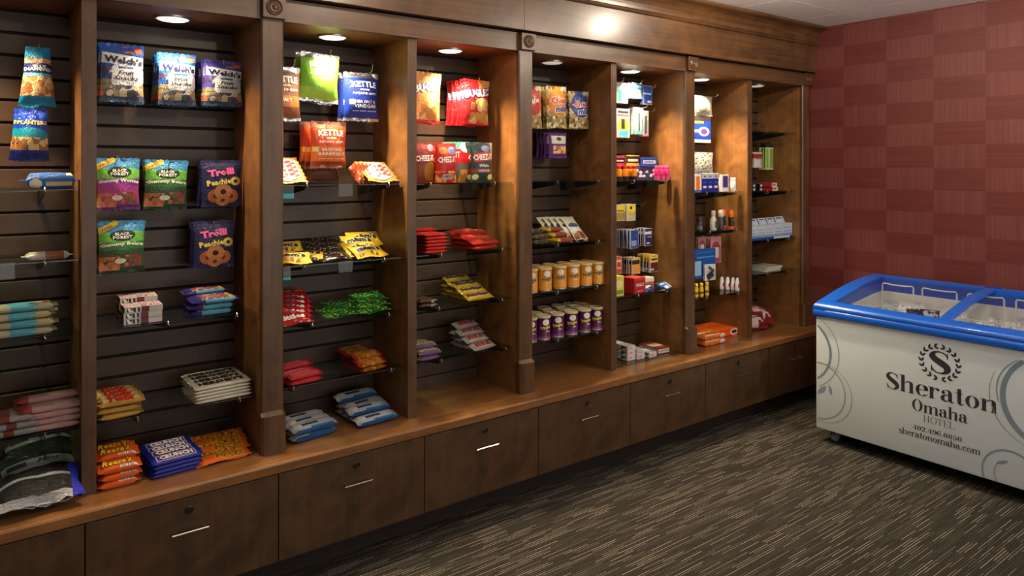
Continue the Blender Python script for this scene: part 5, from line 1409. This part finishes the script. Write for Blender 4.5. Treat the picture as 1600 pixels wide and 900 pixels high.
# ------------------------------------------------------------------ sixth bay
BUB = CLEARFILM
def bottle_item(col, w, z0, z1):
    return ('goods', MB().box(-w/2, w/2, -0.012, -0.003, z0, z1, bev=0.004).mesh('goods', plain('goods_%d_%d_%d' % col, col, .35)))
Y6 = 2.88
def card(name, uL, uR, vT, vB, mat, bub=None, texts=(), item=None, Y=Y6, cat='blister pack'):
    w, h = size_px(uL, uR, vT, vB, Y)
    b_ = bub or (.7, .5, .12, .012)
    return blister(name, w, h, mat, BUB, w * b_[0], h * b_[1], h * b_[2], b_[3], texts, item, cat)
def bcard(name, base, layers=()): return box_art(name, (190, 190, 196), [('rect', .12, .98, .02, .98, base)] + list(layers))
rows6 = [
    ('travel_kit_card', 961, 982, 129, 161, box_art('kit_card', (168, 170, 170), [('rect', 0, 1, .78, .92, (150, 150, 156)), ('rect', .1, .5, .08, .66, (40, 160, 190)), ('rect', .55, .95, .1, .66, (176, 176, 170)), ('rect', 0, .16, .1, .5, (226, 160, 60))]), 'white and teal travel card', (975, 122), 3),
    ('razor_card', 986, 1005, 130, 154, bcard('teal_card', (32, 140, 190), [('rect', .18, .9, .08, .6, (150, 168, 176)), ('ell', .5, .32, .22, .16, (206, 120, 96)), ('rect', .1, .9, .74, .86, (226, 236, 240))]), 'teal blue card', (1004, 125), 4),
    ('navy_box_card', 1003, 1020, 134, 163, bcard('navy_card', (30, 66, 140), [('rect', .12, .88, .52, .62, (150, 190, 226)), ('rect', .5, .9, .1, .2, (226, 230, 240)), ('rect', 0, .1, 0, 1, (20, 46, 110))]), 'navy blue card', (1025, 132), 3),
    ('lighter_card', 962, 985, 170, 215, box_art('lighter_card_art', (172, 170, 164), [('ell', .5, .44, .42, .24, (236, 196, 70)), ('rect', .36, .64, .30, .66, (50, 46, 44)), ('rect', .25, .85, .03, .26, (80, 180, 206)), ('rect', .05, .95, .74, .80, (200, 60, 50)), ('rect', .1, .9, .84, .93, (40, 40, 44))]), 'yellow and white card', (988, 166), 4),
    ('toothbrush_card', 991, 1006, 168, 210, box_art('brush_card', (156, 166, 164), [('rect', .1, .9, .84, .95, (176, 176, 170)), ('ell', .5, .36, .36, .26, (180, 206, 206)), ('rect', .42, .58, .1, .8, (40, 70, 70)), ('rect', .1, .9, .02, .12, (90, 190, 190))]), 'pale green toothbrush card', (1013, 162), 4),
    ('brush_card', 1004, 1014, 173, 213, box_art('brush_card_b', (170, 176, 176), [('rect', .3, .7, .1, .8, (70, 80, 84)), ('rect', 0, 1, .0, .08, (206, 120, 150))]), 'grey brush card', (1024, 168), 3),
    ('tablet_card', 962, 977, 320, 345, bcard('yellow_card_a', (226, 200, 70), [('rect', .0, 1, .05, .50, (176, 150, 80)), ('rect', .1, .9, .6, .66, (60, 50, 20))]), 'yellow tablet card by the divider', (964, 314), 4),
    ('tablet_card', 978, 994, 319, 345, bcard('yellow_card_b', (236, 214, 60), [('rect', .15, .95, .10, .52, (214, 206, 176)), ('rect', .2, .9, .30, .46, (236, 190, 60)), ('rect', .2, .95, .06, .18, (190, 196, 200)), ('ell', .5, .78, .14, .1, (60, 50, 20))]), 'yellow and cream tablet card', (1008, 315), 4),
    ('tablet_card', 983, 998, 359, 388, bcard('blue_card_a', (46, 74, 150), [('rect', .2, .8, .12, .42, (140, 170, 220)), ('ell', .5, .78, .3, .1, (20, 60, 150))], ), 'violet blue tablet card', (994, 356), 7),
    ('tablet_card', 1006, 1019, 357, 384, bcard('blue_card_b', (26, 38, 110), [('rect', .1, .95, .66, .82, (226, 226, 232)), ('rect', .4, .95, .48, .56, (170, 176, 206)), ('rect', .3, .7, .1, .2, (226, 226, 230))]), 'navy tablet card', (1020, 356), 6),
    ('tablet_card', 962, 972, 401, 428, bcard('red_card', (206, 86, 60), [('rect', .1, .9, .30, .8, (226, 190, 170)), ('rect', .2, .8, .4, .7, (180, 50, 46))]), 'red tablet card', (968, 398), 3),
    ('tablet_card', 986, 1001, 403, 428, bcard('amber_card', (226, 176, 56), [('rect', .05, .95, .60, .86, (36, 40, 60)), ('ell', .5, .3, .35, .24, (236, 160, 70))]), 'amber tablet card', (990, 400), 6),
    ('tablet_card', 1014, 1029, 398, 425, bcard('maroon_card', (110, 36, 44), [('rect', 0, 1, .55, 1, (226, 196, 96)), ('rect', .2, .9, .68, .78, (60, 40, 30)), ('rect', .1, .5, .1, .22, (226, 220, 214))]), 'gold and maroon tablet card', (1026, 396), 7),
]
for nm, uL, uR, vT, vB, mat, desc, hk, n in rows6:
    small = (vB - vT) < 32 and vT > 300
    p = card(nm, uL, uR, vT, vB, mat, (.8, .5, .08, .006) if small else None, cat='tablet card' if small else 'blister pack')
    hook(*hk, Y6 - 0.035, 'sixth bay, holding the %s' % desc.replace(' by the divider', ''), 0.02)
    hang(p, (uL + uR) / 2, vT, Y6, desc, 'sixth bay', n, 0.016, 'hanging cards in the sixth bay', jit=.007, rz=0.10)
z6a = shelf(5, (963.5, 282), (1063, 282), 'sixth bay, upper', holder=0.38, caps=(0.30, 0.80))
z6c = shelf(5, (963.5, 463.8), (1066.7, 450.4), 'sixth bay, lower', holder=False, caps=(0.36, 0.80))
def energy(key, c1, c2, cap):
    return bottle('energy_shot', [(0.014, 0), (0.0165, 0.003), (0.0165, 0.052), (0.0155, 0.060), (0.011, 0.066), (0.011, 0.068)], [art('shot_' + key, c1, [('rect', 0, 1, .0, .34, c2)], crinkle=0), plain('shot_base_' + key, c2, .3)], [1, 0, 0, 0, 0],
                  [sub_lathe('cap', [(0.0125, 0.066), (0.013, 0.067), (0.013, 0.080), (0.0118, 0.082)], plain('cap_' + key, cap, .35))], 18, 'bottle')
pr_ = energy('ember', (232, 150, 30), (50, 40, 50), (200, 40, 30)); pp_ = energy('rose', (214, 40, 110), (226, 90, 140), (226, 70, 130))
for i, u in enumerate((967, 977, 991, 984)):
    Yc = 2.785 if i < 3 else 2.825
    place(pr_, (XU(u, Yc), Yc, z6a + .0005), 'yellow and red energy shot bottle, %s, sixth bay upper shelf' % ['by the divider', 'second along', 'third along', 'behind the others'][i], 'energy shot bottles')
for i, u in enumerate((1026.5, 1034.5, 1042, 1038)):
    Yc = 2.785 if i < 3 else 2.825
    place(pp_, (XU(u, Yc), Yc, z6a + .0005), 'pink energy shot bottle, %s, sixth bay upper shelf' % ['first along', 'second along', 'third along', 'behind the others'][i], 'energy shot bottles')
def medicine(nm, uL, uR, vT, vB, Y, z, D, mat, label, tx=(), rz=0.0, n=1, side=None, top=None, cat='box', lift=0.0):
    w, h = size_px(uL, uR, vT, vB, Y)
    p = carton(nm, w, D, h, mat, tx, cat=cat, mats=[mat, top or mat, side or mat])
    for i in range(n):
        place(p, (XU((uL + uR) / 2, Y), Y + D / 2 + (D + .001) * i, z + .0005 + lift), label + (', %s of its row' % ['front', 'second', 'third'][i] if n > 1 else ''), None, rz=rz)
medicine('condom_box', 961, 976, 231, 257, 2.90, z6a, .03, box_art('pink_box', (206, 60, 110), [('rect', 0, 1, .55, .85, (40, 26, 30)), ('rect', .1, .9, .64, .74, (226, 206, 206)), ('rect', 0, 1, .9, 1, (206, 80, 100))]), 'pink and black box behind the energy shots, sixth bay', lift=.045)
medicine('gold_box', 977.5, 1000, 231, 258, 2.90, z6a, .04, box_art('gold_box', (206, 160, 70), [('rect', 0, 1, .52, .92, (40, 34, 30)), ('rect', .1, .9, .62, .76, (226, 214, 190)), ('rect', .1, .5, .1, .25, (60, 50, 40))]), 'gold and black box behind the energy shots, sixth bay', lift=.045, rz=.1)
medicine('blue_box', 1001, 1027, 234, 257, 2.90, z6a, .04, box_art('blue_box', (30, 76, 160), [('rect', 0, 1, .0, .3, (60, 130, 200)), ('rect', .15, .9, .58, .80, (190, 206, 230)), ('rect', .2, .8, .66, .72, (30, 56, 120))]), 'bright blue box with pale lettering, sixth bay upper shelf', lift=.045)
medicine('riser_box', 961, 1027, 259, 281, 2.90, z6a, .05, box_art('riser_box', (44, 48, 84), [('bits', .5, 1, .2, .95, (12, 4, 1), [(214, 216, 230), (44, 48, 84), (60, 70, 130)], .36)]), 'dark blue carton under the pink and gold boxes, sixth bay')
medicine('yellow_box', 960, 975, 431, 462, 2.77, z6c, .05, box_art('lime_box', (214, 200, 80), [('rect', .1, .95, .1, .3, (120, 140, 60)), ('ell', .5, .6, .35, .2, (226, 220, 150))]), 'yellow green box by the divider, sixth bay lower shelf')
medicine('red_box', 989, 1009, 434, 458, 2.77, z6c, .09, box_art('red_box', (170, 26, 32), [('rect', 0, 1, .84, 1, (196, 60, 60)), ('rect', .3, .8, .1, .16, (206, 150, 150))]), 'deep red box, sixth bay lower shelf', [('HALLS', .5, .55, .7, .22, WHT)], rz=.12)
medicine('orange_box', 1006, 1022, 430, 446, 2.86, z6c, .06, box_art('orange_white_box', (230, 226, 216), [('rect', 0, 1, .0, .6, (214, 110, 50))]), 'white and orange box behind the red box, sixth bay')
p = pouch('tissue_pack', 0.075, 0.055, 0.025, art('tissue_film', (36, 80, 180), [('rect', .0, .6, 0, 1, (40, 96, 196)), ('rect', .6, 1, 0, 1, (196, 206, 190)), ('rect', .1, .5, .1, .35, (206, 214, 220))]), cat='tissue pack', seed=111)
lay(p, 1046, 453, z6c, 'blue and pale green tissue pack, sixth bay lower shelf', None, 12, .1)
lay(p, 1040, 449, z6c, 'second blue tissue pack under the first, sixth bay lower shelf', None, 6, -.1, .0)
p = pouch('sachet', 0.055, 0.05, 0.010, art('sachet_film', (206, 206, 214), [('rect', 0, 1, 0, .5, (34, 44, 110))]), cat='sachet', seed=112)
for i, (u, v) in enumerate(((1015, 456), (1022, 454), (1018, 450))):
    lay(p, u, v, z6c, 'navy and white sachet, %s, sixth bay lower shelf' % ['nearest', 'middle', 'farthest'][i], 'sachets', 14, .3 * i - .2, .006 * i)
# counter of the sixth bay: glass mat, toothpaste-like cartons, mint tins
x0, x1 = edges[5]
gm = MB().box(x0 + .004, x1 - .004, 2.732, YB - .02, CTOP + .0005, CTOP + .0065, bev=.001).build('glass_mat', SHELF_GLASS)
tag(gm, 'flat glass sheet lying on the counter of the sixth bay', 'glass sheet')
zc = CTOP + .007
wr_ = box_art('carton_white_end', (206, 206, 206), [('rect', .12, .62, .30, .72, (196, 60, 64)), ('rect', .18, .56, .42, .60, (226, 196, 196))])
p = carton('paste_carton', 0.062, 0.165, 0.026, None, cat='box', mats=[wr_, box_art('carton_top', (196, 198, 200), [('rect', .1, .9, .1, .9, (210, 212, 214))], ax='xy'), box_art('carton_side', (186, 186, 190), [('bits', 0, 1, .1, .9, (14, 2, 1), [(206, 206, 206), (70, 70, 76), (196, 196, 200)], .5)], ax='yz')])
for r in range(3):
    for i in range([2, 2, 3][r]):
        Xc = XU(1017, 2.77) - (0.0 if r == 0 else 0.02) - 0.064 * r
        if i >= [1, 2, 3][r]: continue
        place(p, (Xc, 2.84 + .012 * r, zc + .027 * i), 'white and red carton, %s, %s, sixth bay counter' % (['column nearest the mint tins', 'middle column', 'column by the divider'][r], ['lowest', 'second up', 'topmost'][i]), 'white and red cartons', rz=0.05)
bt = box_art('tin_box_top', (150, 70, 50), [('rect', .12, .88, .3, .7, (214, 190, 170)), ('rect', .05, .95, .05, .16, (120, 40, 36))], ax='xy')
bf = box_art('tin_box_front', (120, 56, 42), [('rect', .08, .92, .16, .80, (222, 218, 206))])
p = carton('mint_tin_tray', 0.098, 0.15, 0.034, None, [('ALTOIDS', .5, .48, .74, .36, (40, 34, 34), {'bold': .03})], left=[('ALTOIDS', .5, .48, .6, .36, (40, 34, 34))], mats=[bf, bt, box_art('tin_box_side', (206, 200, 190), [('rect', 0, 1, .82, 1, (150, 70, 50))], ax='yz')])
c = atZ(1052, 555, zc); place(p, (c.x - .01, 2.845, zc), 'red and white tray of mint tins, sixth bay counter', None, rz=-.06)

# ------------------------------------------------------------------ seventh bay
Y7 = 2.90
w, h = size_px(1083, 1113, 150, 181, Y7)
p = pouch('gauze_bag', w, h, .03, art('gauze_film', (150, 146, 136), [('rect', 0, 1, .7, 1, (150, 140, 130)), ('rect', .05, .95, .05, .62, (166, 163, 150)), ('ell', .4, .4, .22, .2, (90, 96, 90))], crinkle=.8), cat='bag', seed=121)
hook(1123, 147, Y7 - .05, 'seventh bay, holding the white bag', .012)
hang(p, 1098, 150, Y7, 'grey and white clear topped bag', 'seventh bay', 2, .03, 'white bags')
w, h = size_px(1083, 1112, 181, 223, Y7 - .01)
p = carton('pad_box', w, .03, h, None, mats=[box_art('blue_wave_box', (20, 60, 160), [('rect', 0, 1, .80, 1, (50, 44, 50)), ('rect', .06, .6, .72, .80, (206, 170, 60)), ('ell', .62, .42, .30, .18, (150, 140, 206)), ('rect', 0, .4, .38, .48, (206, 206, 226)), ('ell', .62, .42, .16, .10, (86, 60, 150)), ('rect', 0, 1, 0, .12, (206, 200, 196))]), WHITEP, WHITEP])
c = atY(1097.5, 223, Y7 - .01); place(p, (c.x, Y7 + .01, c.z), 'blue box with pale wave print hanging under the white bag, seventh bay')
w, h = size_px(1083, 1114, 238, 274, Y7)
p = pouch('liner_bag', w, h, .019, art('liner_film', (174, 176, 170), [('bits', 0, 1, .1, .95, (7, 8, 1), [(60, 90, 76), (120, 140, 130), (40, 60, 56)], .2)], crinkle=.5), cat='bag', seed=122)
hook(1110, 236, Y7 - .03, 'seventh bay, holding the printed bag', .012)
hang(p, 1098.5, 238, Y7, 'white bag with small green print', 'seventh bay', 3, .02, 'printed white bags')
z7a = shelf(6, (1086.7, 301), (1165, 299.3), 'seventh bay, upper', holder=False, caps=(.30, .84))
z7b = shelf(6, (1086.7, 363), (1165.8, 357), 'seventh bay, middle', holder=False, caps=(.36, .84))
z7c = shelf(6, (1086.7, 467), (1167.5, 454), 'seventh bay, lower', holder=False, caps=(.30, .88))
medicine('dental_box', 1084, 1097, 271, 299, 2.775, z7a, .05, box_art('orange_dental', (226, 226, 222), [('rect', .3, .75, .1, .9, (236, 120, 30)), ('rect', 0, 1, 0, .14, (60, 100, 170))]), 'white and orange box, seventh bay upper shelf')
for i in range(3):
    uL = 1097.2 + i * 8.6
    medicine('drops_box', uL, uL + 8.4, 269.5, 299, 2.77, z7a, .03, box_art('drops_box', (26, 36, 140), [('rect', 0, 1, .72, 1, (190, 196, 200)), ('rect', .3, .7, .80, .88, (90, 96, 110)), ('rect', .2, .8, .22, .34, (226, 222, 190)), ('rect', .2, .8, .5, .54, (90, 120, 210))]), 'blue box with silver top, %s of three, seventh bay' % ORD[i])
WB = plain('bottle_white', (226, 226, 224), .35)
pbt = bottle('lotion_bottle', [(.015, 0), (.0175, .003), (.0175, .062), (.014, .069), (.0135, .070)], [WB], [0, 0, 0, 0], [sub_lathe('cap', [(.0155, .069), (.016, .070), (.016, .084), (.0145, .086)], plain('cap_white', (236, 236, 236), .3))], 20)
for i, (u, Yc) in enumerate(((1127, 2.83), (1145.5, 2.79))):
    place(pbt, (XU(u, Yc), Yc, z7a + .0005), 'plain white bottle, %s, seventh bay upper shelf' % ['behind the blue box', 'nearest the divider'][i], 'white bottles')
medicine('balm_tube_box', 1128.5, 1138.5, 272, 298.5, 2.775, z7a, .022, box_art('balm_box', (222, 222, 226), [('rect', .12, .88, .24, .92, (60, 50, 140))]), 'white and violet upright box, seventh bay upper shelf')
BRN = plain('bottle_dark', (44, 34, 38), .25)
pj = bottle('shave_jar', [(.016, 0), (.019, .003), (.019, .05), (.017, .056), (.0165, .057)], [art('jar_label', (60, 52, 60), [('rect', 0, 1, .2, .6, (120, 110, 120))], crinkle=0)], [0]*4, [sub_lathe('cap', [(.017, .056), (.0185, .057), (.0185, .085), (.017, .087)], BRN)], 20, 'jar')
place(pj, (XU(1093, 2.78), 2.78, z7b + .0005), 'dark jar with black cap, seventh bay middle shelf')
pw_ = bottle('mouthwash_bottle', [(.017, 0), (.020, .004), (.021, .04), (.018, .068), (.012, .082), (.011, .09)], [art('wash_label', (206, 210, 196), [('rect', .3, .95, .18, .62, (70, 86, 110))], crinkle=0)], [0]*5, [sub_lathe('cap', [(.0125, .088), (.0135, .09), (.0135, .118), (.012, .12)], plain('cap_grey', (190, 190, 184), .35))], 20)
place(pw_, (XU(1114.5, 2.78), 2.78, z7b + .0005), 'tall white bottle with dark label, seventh bay middle shelf')
pd = bottle('spray_can', [(.016, 0), (.0165, .002), (.0165, .075), (.015, .080)], [plain('spray_dark', (70, 62, 66), .3)], [0]*3, [sub_lathe('cap', [(.0165, .078), (.017, .079), (.017, .108), (.014, .118), (.006, .119)], plain('spray_cap_white', (206, 204, 200), .35))], 20, 'spray can')
place(pd, (XU(1126.5, 2.80), 2.80, z7b + .0005), 'dark spray can with white cap, seventh bay middle shelf')
def orange_can():
    return bottle('spray_can', [(.017, 0), (.0175, .002), (.0175, .016), (.0175, .074), (.016, .079)], [plain('can_orange', (226, 90, 40), .35), art('can_black', (40, 34, 34), [('bits', .5, 1, .2, .9, (4, 6, 1), [(206, 200, 196), (40, 34, 34)], .3)], crinkle=0)], [0, 0, 1, 0], [sub_lathe('cap', [(.0175, .077), (.018, .078), (.017, .095), (.013, .116), (.011, .117)], plain('cap_orange', (240, 110, 20), .35))], 20, 'spray can')
po_ = orange_can()
place(po_, (XU(1142.5, 2.78), 2.78, z7b + .0005), 'black spray can with orange cap, near the divider, seventh bay')
place(po_, (XU(1130, 2.86), 2.86, z7b + .0005), 'orange capped spray can behind the white capped one, seventh bay')
Yp = 2.86
for nm, uL, uR, vT, vB, c1, c2, desc, hk, n in (('razor_pack', 1091, 1103, 370, 400, (170, 120, 120), (226, 220, 220), 'mauve razor pack by the pilaster', (1098, 368), 2), ('razor_pack', 1110, 1127, 370, 411, (190, 130, 134), (232, 226, 226), 'pink razor pack', (1122, 368), 3)):
    p = card(nm, uL, uR, vT, vB, box_art('pack_%d' % uL, c1, [('ell', .5, .62, .34, .2, (150, 60, 80)), ('rect', .3, .75, .05, .6, c2), ('rect', .3, .8, .04, .2, (206, 60, 110))]), (.66, .6, .06, .016), Y=Yp)
    hook(*hk, Yp - .03, 'seventh bay, holding the %s' % desc.replace(' by the pilaster', ''), .012)
    hang(p, (uL + uR) / 2, vT, Yp, desc, 'seventh bay', n, .02, 'razor packs')
p = card('pain_relief_pack', 1086, 1118, 389, 434, box_art('blue_pack', (20, 84, 160), [('rect', .1, .95, .70, .74, (90, 150, 210)), ('rect', 0, .3, .1, .6, (150, 190, 220)), ('rect', .1, .9, .86, .9, (40, 110, 180))]), (.3, .4, .08, .012), Y=2.81)
hang(p, 1102, 389, 2.81, 'large bright blue pack', 'seventh bay', 2, .02, 'blue packs')
p = card('clip_card', 1101, 1118, 413, 438, box_art('clip_card', (214, 214, 216), [('rect', .2, .8, .1, .5, (50, 52, 60), 30), ('rect', .3, .9, .6, .8, (80, 84, 96), -30)]), Y=2.79)
hang(p, 1109.5, 413, 2.79, 'white card with dark clips', 'seventh bay', 2, .01, 'clip cards')
py = bottle('sun_lotion', [(.013, 0), (.0155, .003), (.0155, .045), (.012, .060), (.009, .064)], [art('lotion_yellow', (232, 190, 40), [('rect', .0, 1, .3, .5, (120, 90, 30)), ('rect', .2, .9, .1, .24, (244, 220, 110))], crinkle=0)], [0]*4, [sub_lathe('cap', [(.0095, .062), (.0105, .063), (.0105, .080), (.009, .082)], plain('cap_yellow', (244, 210, 60), .35))], 18, sy=.7)
for i, (u, Yc) in enumerate(((1088, 2.785), (1096, 2.78), (1104.5, 2.785))):
    place(py, (XU(u, Yc), Yc, z7c + .0005), 'small yellow lotion bottle, %s from the pilaster, seventh bay' % ORD[i], 'yellow lotion bottles')
pl_ = bottle('hand_lotion', [(.015, 0), (.018, .003), (.0175, .035), (.013, .066), (.0085, .080), (.008, .084)], [art('lotion_white', (228, 222, 222), [('ell', .55, .36, .3, .2, (206, 96, 130)), ('rect', .3, .8, .36, .46, (110, 40, 60))], crinkle=0)], [0]*5, [sub_lathe('cap', [(.0085, .083), (.0095, .084), (.0095, .092), (.008, .094)], plain('cap_dark', (40, 30, 32), .35))], 18, sy=.75)
for i, (u, Yc) in enumerate(((1128, 2.87), (1137, 2.84), (1145.5, 2.81), (1152, 2.78))):
    place(pl_, (XU(u, Yc), Yc, z7c + .0005), 'pink printed lotion bottle, dark cap, %s toward the divider, seventh bay' % ORD[i], 'pink lotion bottles')
og = box_art('orange_box_top', (228, 84, 20), [('rect', .0, 1, .48, .52, (196, 60, 14))], ax='xy')
of = box_art('orange_box_front', (222, 76, 20), [('ell', .6, .6, .20, .34, (236, 226, 214)), ('ell', .6, .6, .13, .22, (60, 50, 60)), ('rect', 0, .5, .1, .25, (120, 40, 90))])
L = XU(1160, 2.80) - XU(1128, 2.80)
p = carton('cracker_carton', L, .20, .055, None, mats=[of, og, of])
place(p, (XU(1144, 2.80), 2.90, CTOP + .0005), 'orange carton nearest the divider, seventh bay counter', 'orange cartons')
place(p, (XU(1144, 2.80) - L - .004, 2.90, CTOP + .0005), 'orange carton second from the divider, seventh bay counter', 'orange cartons')
p = bar('cracker_pack', XU(1128, 2.76) - XU(1094, 2.76), .062, .034, art('orange_pack_film', (226, 110, 30), [('bits', 0, .8, .1, .9, (5, 4, 1), [(240, 226, 206), (226, 110, 30), (206, 150, 90)], .26), ('ell', .84, .45, .13, .4, (226, 222, 210)), ('rect', .1, .7, .82, .94, (244, 214, 180))], ax='xz', crinkle=.6), cat='cracker pack', sq=5)
pile(p, 1094, 1128, CTOP, 2.735, [2, 2], 'orange and white cracker pack', 'seventh bay counter', jit=.004)

# ------------------------------------------------------------------ eighth bay
z8t = shelf(7, (1174.7, 203.8), (1246.7, 207), 'eighth bay, uppermost and empty', holder=False, caps=(.35, .8))
p = card('pen_pack', 1196, 1208, 224, 265, box_art('pen_pack', (196, 206, 150), [('rect', .1, .35, .05, .8, (130, 190, 60)), ('rect', .6, .9, .05, .8, (120, 180, 50)), ('rect', 0, 1, .84, 1, (36, 36, 36))]), (.8, .7, .06, .010), Y=2.86)
hook(1210, 220, 2.82, 'eighth bay, holding the green packs', .012)
hang(p, 1202, 224, 2.86, 'green and black stick pack', 'eighth bay', 3, .022, 'green stick packs')
p = card('charger_pack', 1177, 1190, 238, 262, box_art('charger_pack', (206, 190, 180), [('rect', 0, 1, .6, .9, (150, 50, 40)), ('rect', .2, .8, .1, .5, (226, 222, 214))]), (.7, .5, .1, .012), Y=2.85)
hook(1192, 234, 2.81, 'eighth bay, holding the red packs', .012)
hang(p, 1184, 238, 2.85, 'red and white card pack', 'eighth bay', 4, .022, 'red card packs')
z8a = shelf(7, (1175.5, 298.4), (1245.8, 298.4), 'eighth bay, second from top', holder=False, caps=(.38, .82))
z8b = shelf(7, (1175.5, 375), (1249, 371), 'eighth bay, third from top', holder=False, caps=(.38, .82))
z8c = shelf(7, (1175.5, 428), (1246, 422), 'eighth bay, lowest', holder=False, caps=(.38, .82))
p = carton('card_deck', .07, .10, .026, None, mats=[box_art('deck_front', (206, 200, 196), [('rect', .1, .7, .3, .7, (170, 50, 50))]), box_art('deck_top', (190, 44, 40), [('bits', .1, .9, .1, .9, (5, 5, 1), [(226, 190, 180), (190, 44, 40)], .3)], ax='xy'), box_art('deck_side', (170, 40, 40))])
for i in range(2): place(p, (XU(1213, 2.77) - .01 * i, 2.83, z8a + .0005 + .0265 * i), 'red and white flat box, %s, eighth bay' % ['lower', 'upper'][i], 'red flat boxes', rz=.08)
p = carton('dark_deck', .055, .09, .024, None, mats=[box_art('dark_deck', (40, 38, 44), [('rect', .3, .7, .2, .8, (190, 196, 200))]), box_art('dark_deck_top', (40, 38, 44), [('rect', .3, .7, .1, .9, (180, 186, 190))], ax='xy'), BLACKM])
for i in range(2):
    for j in range(2): place(p, (XU(1181 + 11 * i, 2.77), 2.83, z8a + .0005 + .0245 * j), 'black and silver small box, %s %s, eighth bay' % (['lower', 'upper'][j], ['by the divider', 'next to the red boxes'][i]), 'small dark boxes', rz=.1)
bx = box_art('pale_box', (186, 200, 214), [('rect', .1, .9, .3, .44, (150, 170, 196)), ('rect', 0, 1, 0, .22, (120, 146, 180)), ('rect', .1, .8, .6, .68, (140, 160, 186))])
uu = [1171, 1184, 1197, 1210, 1223, 1238]
for i in range(5):
    w, h = size_px(uu[i], uu[i + 1] - .6, 353.5, 372.5, 2.775)
    fl = MB().add([(-w/2 + .003, .0, h), (w/2 - .003, .0, h), (w/2 - .003, .022, h + .040), (-w/2 + .003, .022, h + .040), (-w/2 + .003, .0012, h), (w/2 - .003, .0012, h), (w/2 - .003, .0232, h + .040), (-w/2 + .003, .0232, h + .040)], [(0, 1, 2, 3), (7, 6, 5, 4), (0, 4, 5, 1), (1, 5, 6, 2), (2, 6, 7, 3), (3, 7, 4, 0)])
    p = carton('dispenser_box', w, .10, h, None, cat='box', mats=[bx, box_art('pale_box_top', (206, 214, 222)), bx], extra=[('raised_flap', fl.mesh('raised_flap', box_art('flap_art', (176, 192, 212), [('rect', .2, .8, .66, .84, (50, 60, 90))])))])
    place(p, (XU((uu[i] + uu[i+1]) / 2, 2.775), 2.825, z8b + .012), 'pale dispenser box with raised flap, %s from the divider, eighth bay' % ORD[i], 'pale dispenser boxes')
tr = MB().box(XU(1172, 2.765), XU(1243, 2.775), 2.768, 2.885, z8b + .0005, z8b + .0115, bev=.001).build('display_tray', box_art('tray_art', (30, 70, 150), [('rect', .50, .85, 0, 1, (214, 216, 220))]))
tag(tr, 'blue and white card tray under the pale boxes, eighth bay', 'tray')
p = carton('magazine', .185, .21, .005, None, cat='magazine', mats=[box_art('mag_edge', (206, 202, 196)), box_art('mag_cover', (150, 146, 146), [('rect', .06, .94, .7, .92, (60, 60, 66)), ('rect', .1, .9, .1, .6, (186, 180, 172))], ax='xy', ), box_art('mag_edge_b', (196, 192, 188))])
for i in range(5): place(p, (XU(1207, 2.80) + .006 * i - .02, 2.89, z8c + .0005 + .0062 * i), 'flat grey magazine, %s of the stack, eighth bay lowest shelf' % ['bottom', 'second', 'middle', 'fourth', 'top'][i], 'stacked magazines', rz=.02 * (i % 3))
p = pouch('popcorn_bag', .20, .12, .055, art('popcorn_film', (140, 26, 32), [('ell', .4, .56, .34, .2, (222, 206, 200)), ('rect', .15, .6, .12, .4, (226, 216, 210)), ('rect', .1, .85, .62, .68, (60, 16, 20)), ('bits', .6, .95, .3, .7, (6, 6, 1), [(226, 210, 206), (140, 26, 32)], .3)], crinkle=.9), cat='snack bag', seed=141, rumple=2.0)
c = atZ(1214, 524, CTOP); place(p, (c.x - .01, 2.80, CTOP + .012), 'crumpled red and white bag on the counter, eighth bay front', 'red crumpled bags', rx=-.55, rz=-.25)
c = atZ(1188, 520, CTOP); place(p, (c.x + .02, 2.88, CTOP + .010), 'red and white bag lying behind by the divider, eighth bay', 'red crumpled bags', rx=-.5, rz=.2)
c = atZ(1240, 520, CTOP); place(p, (c.x - .05, 2.84, CTOP + .045), 'red bag leaning on the front one near the pilaster, eighth bay', 'red crumpled bags', rx=-.7, rz=-.5, ry=.35)

# ------------------------------------------------------------------ ice cream in the freezer
pe = pouch('ice_cream_pack', .10, .08, .045, art('ice_cream_film', (30, 40, 72), [('ell', .55, .5, .34, .38, (196, 204, 216)), ('bits', .2, .9, .15, .85, (6, 5, 1), [(40, 56, 100), (196, 204, 216), (30, 40, 72)], .34)], crinkle=.8), cat='ice cream pack', seed=151, rumple=1.5)
pn = pouch('ice_cream_pack', .12, .08, .05, art('ice_cream_navy', (34, 44, 66), [('bits', 0, 1, 0, 1, (6, 5, 1), [(34, 44, 66), (60, 72, 96), (26, 34, 54)], .4)], crinkle=.8), cat='ice cream pack', seed=152, rumple=2.0)
place(pe, (4.25, 1.795, .690), 'navy ice cream pack with white emblem lying in the freezer', 'ice cream packs', rx=-.85, rz=-1.2)
place(pn, (4.29, 1.875, .682), 'plain navy ice cream pack beside the emblem one in the freezer', 'ice cream packs', rx=-1.0, rz=-1.2)
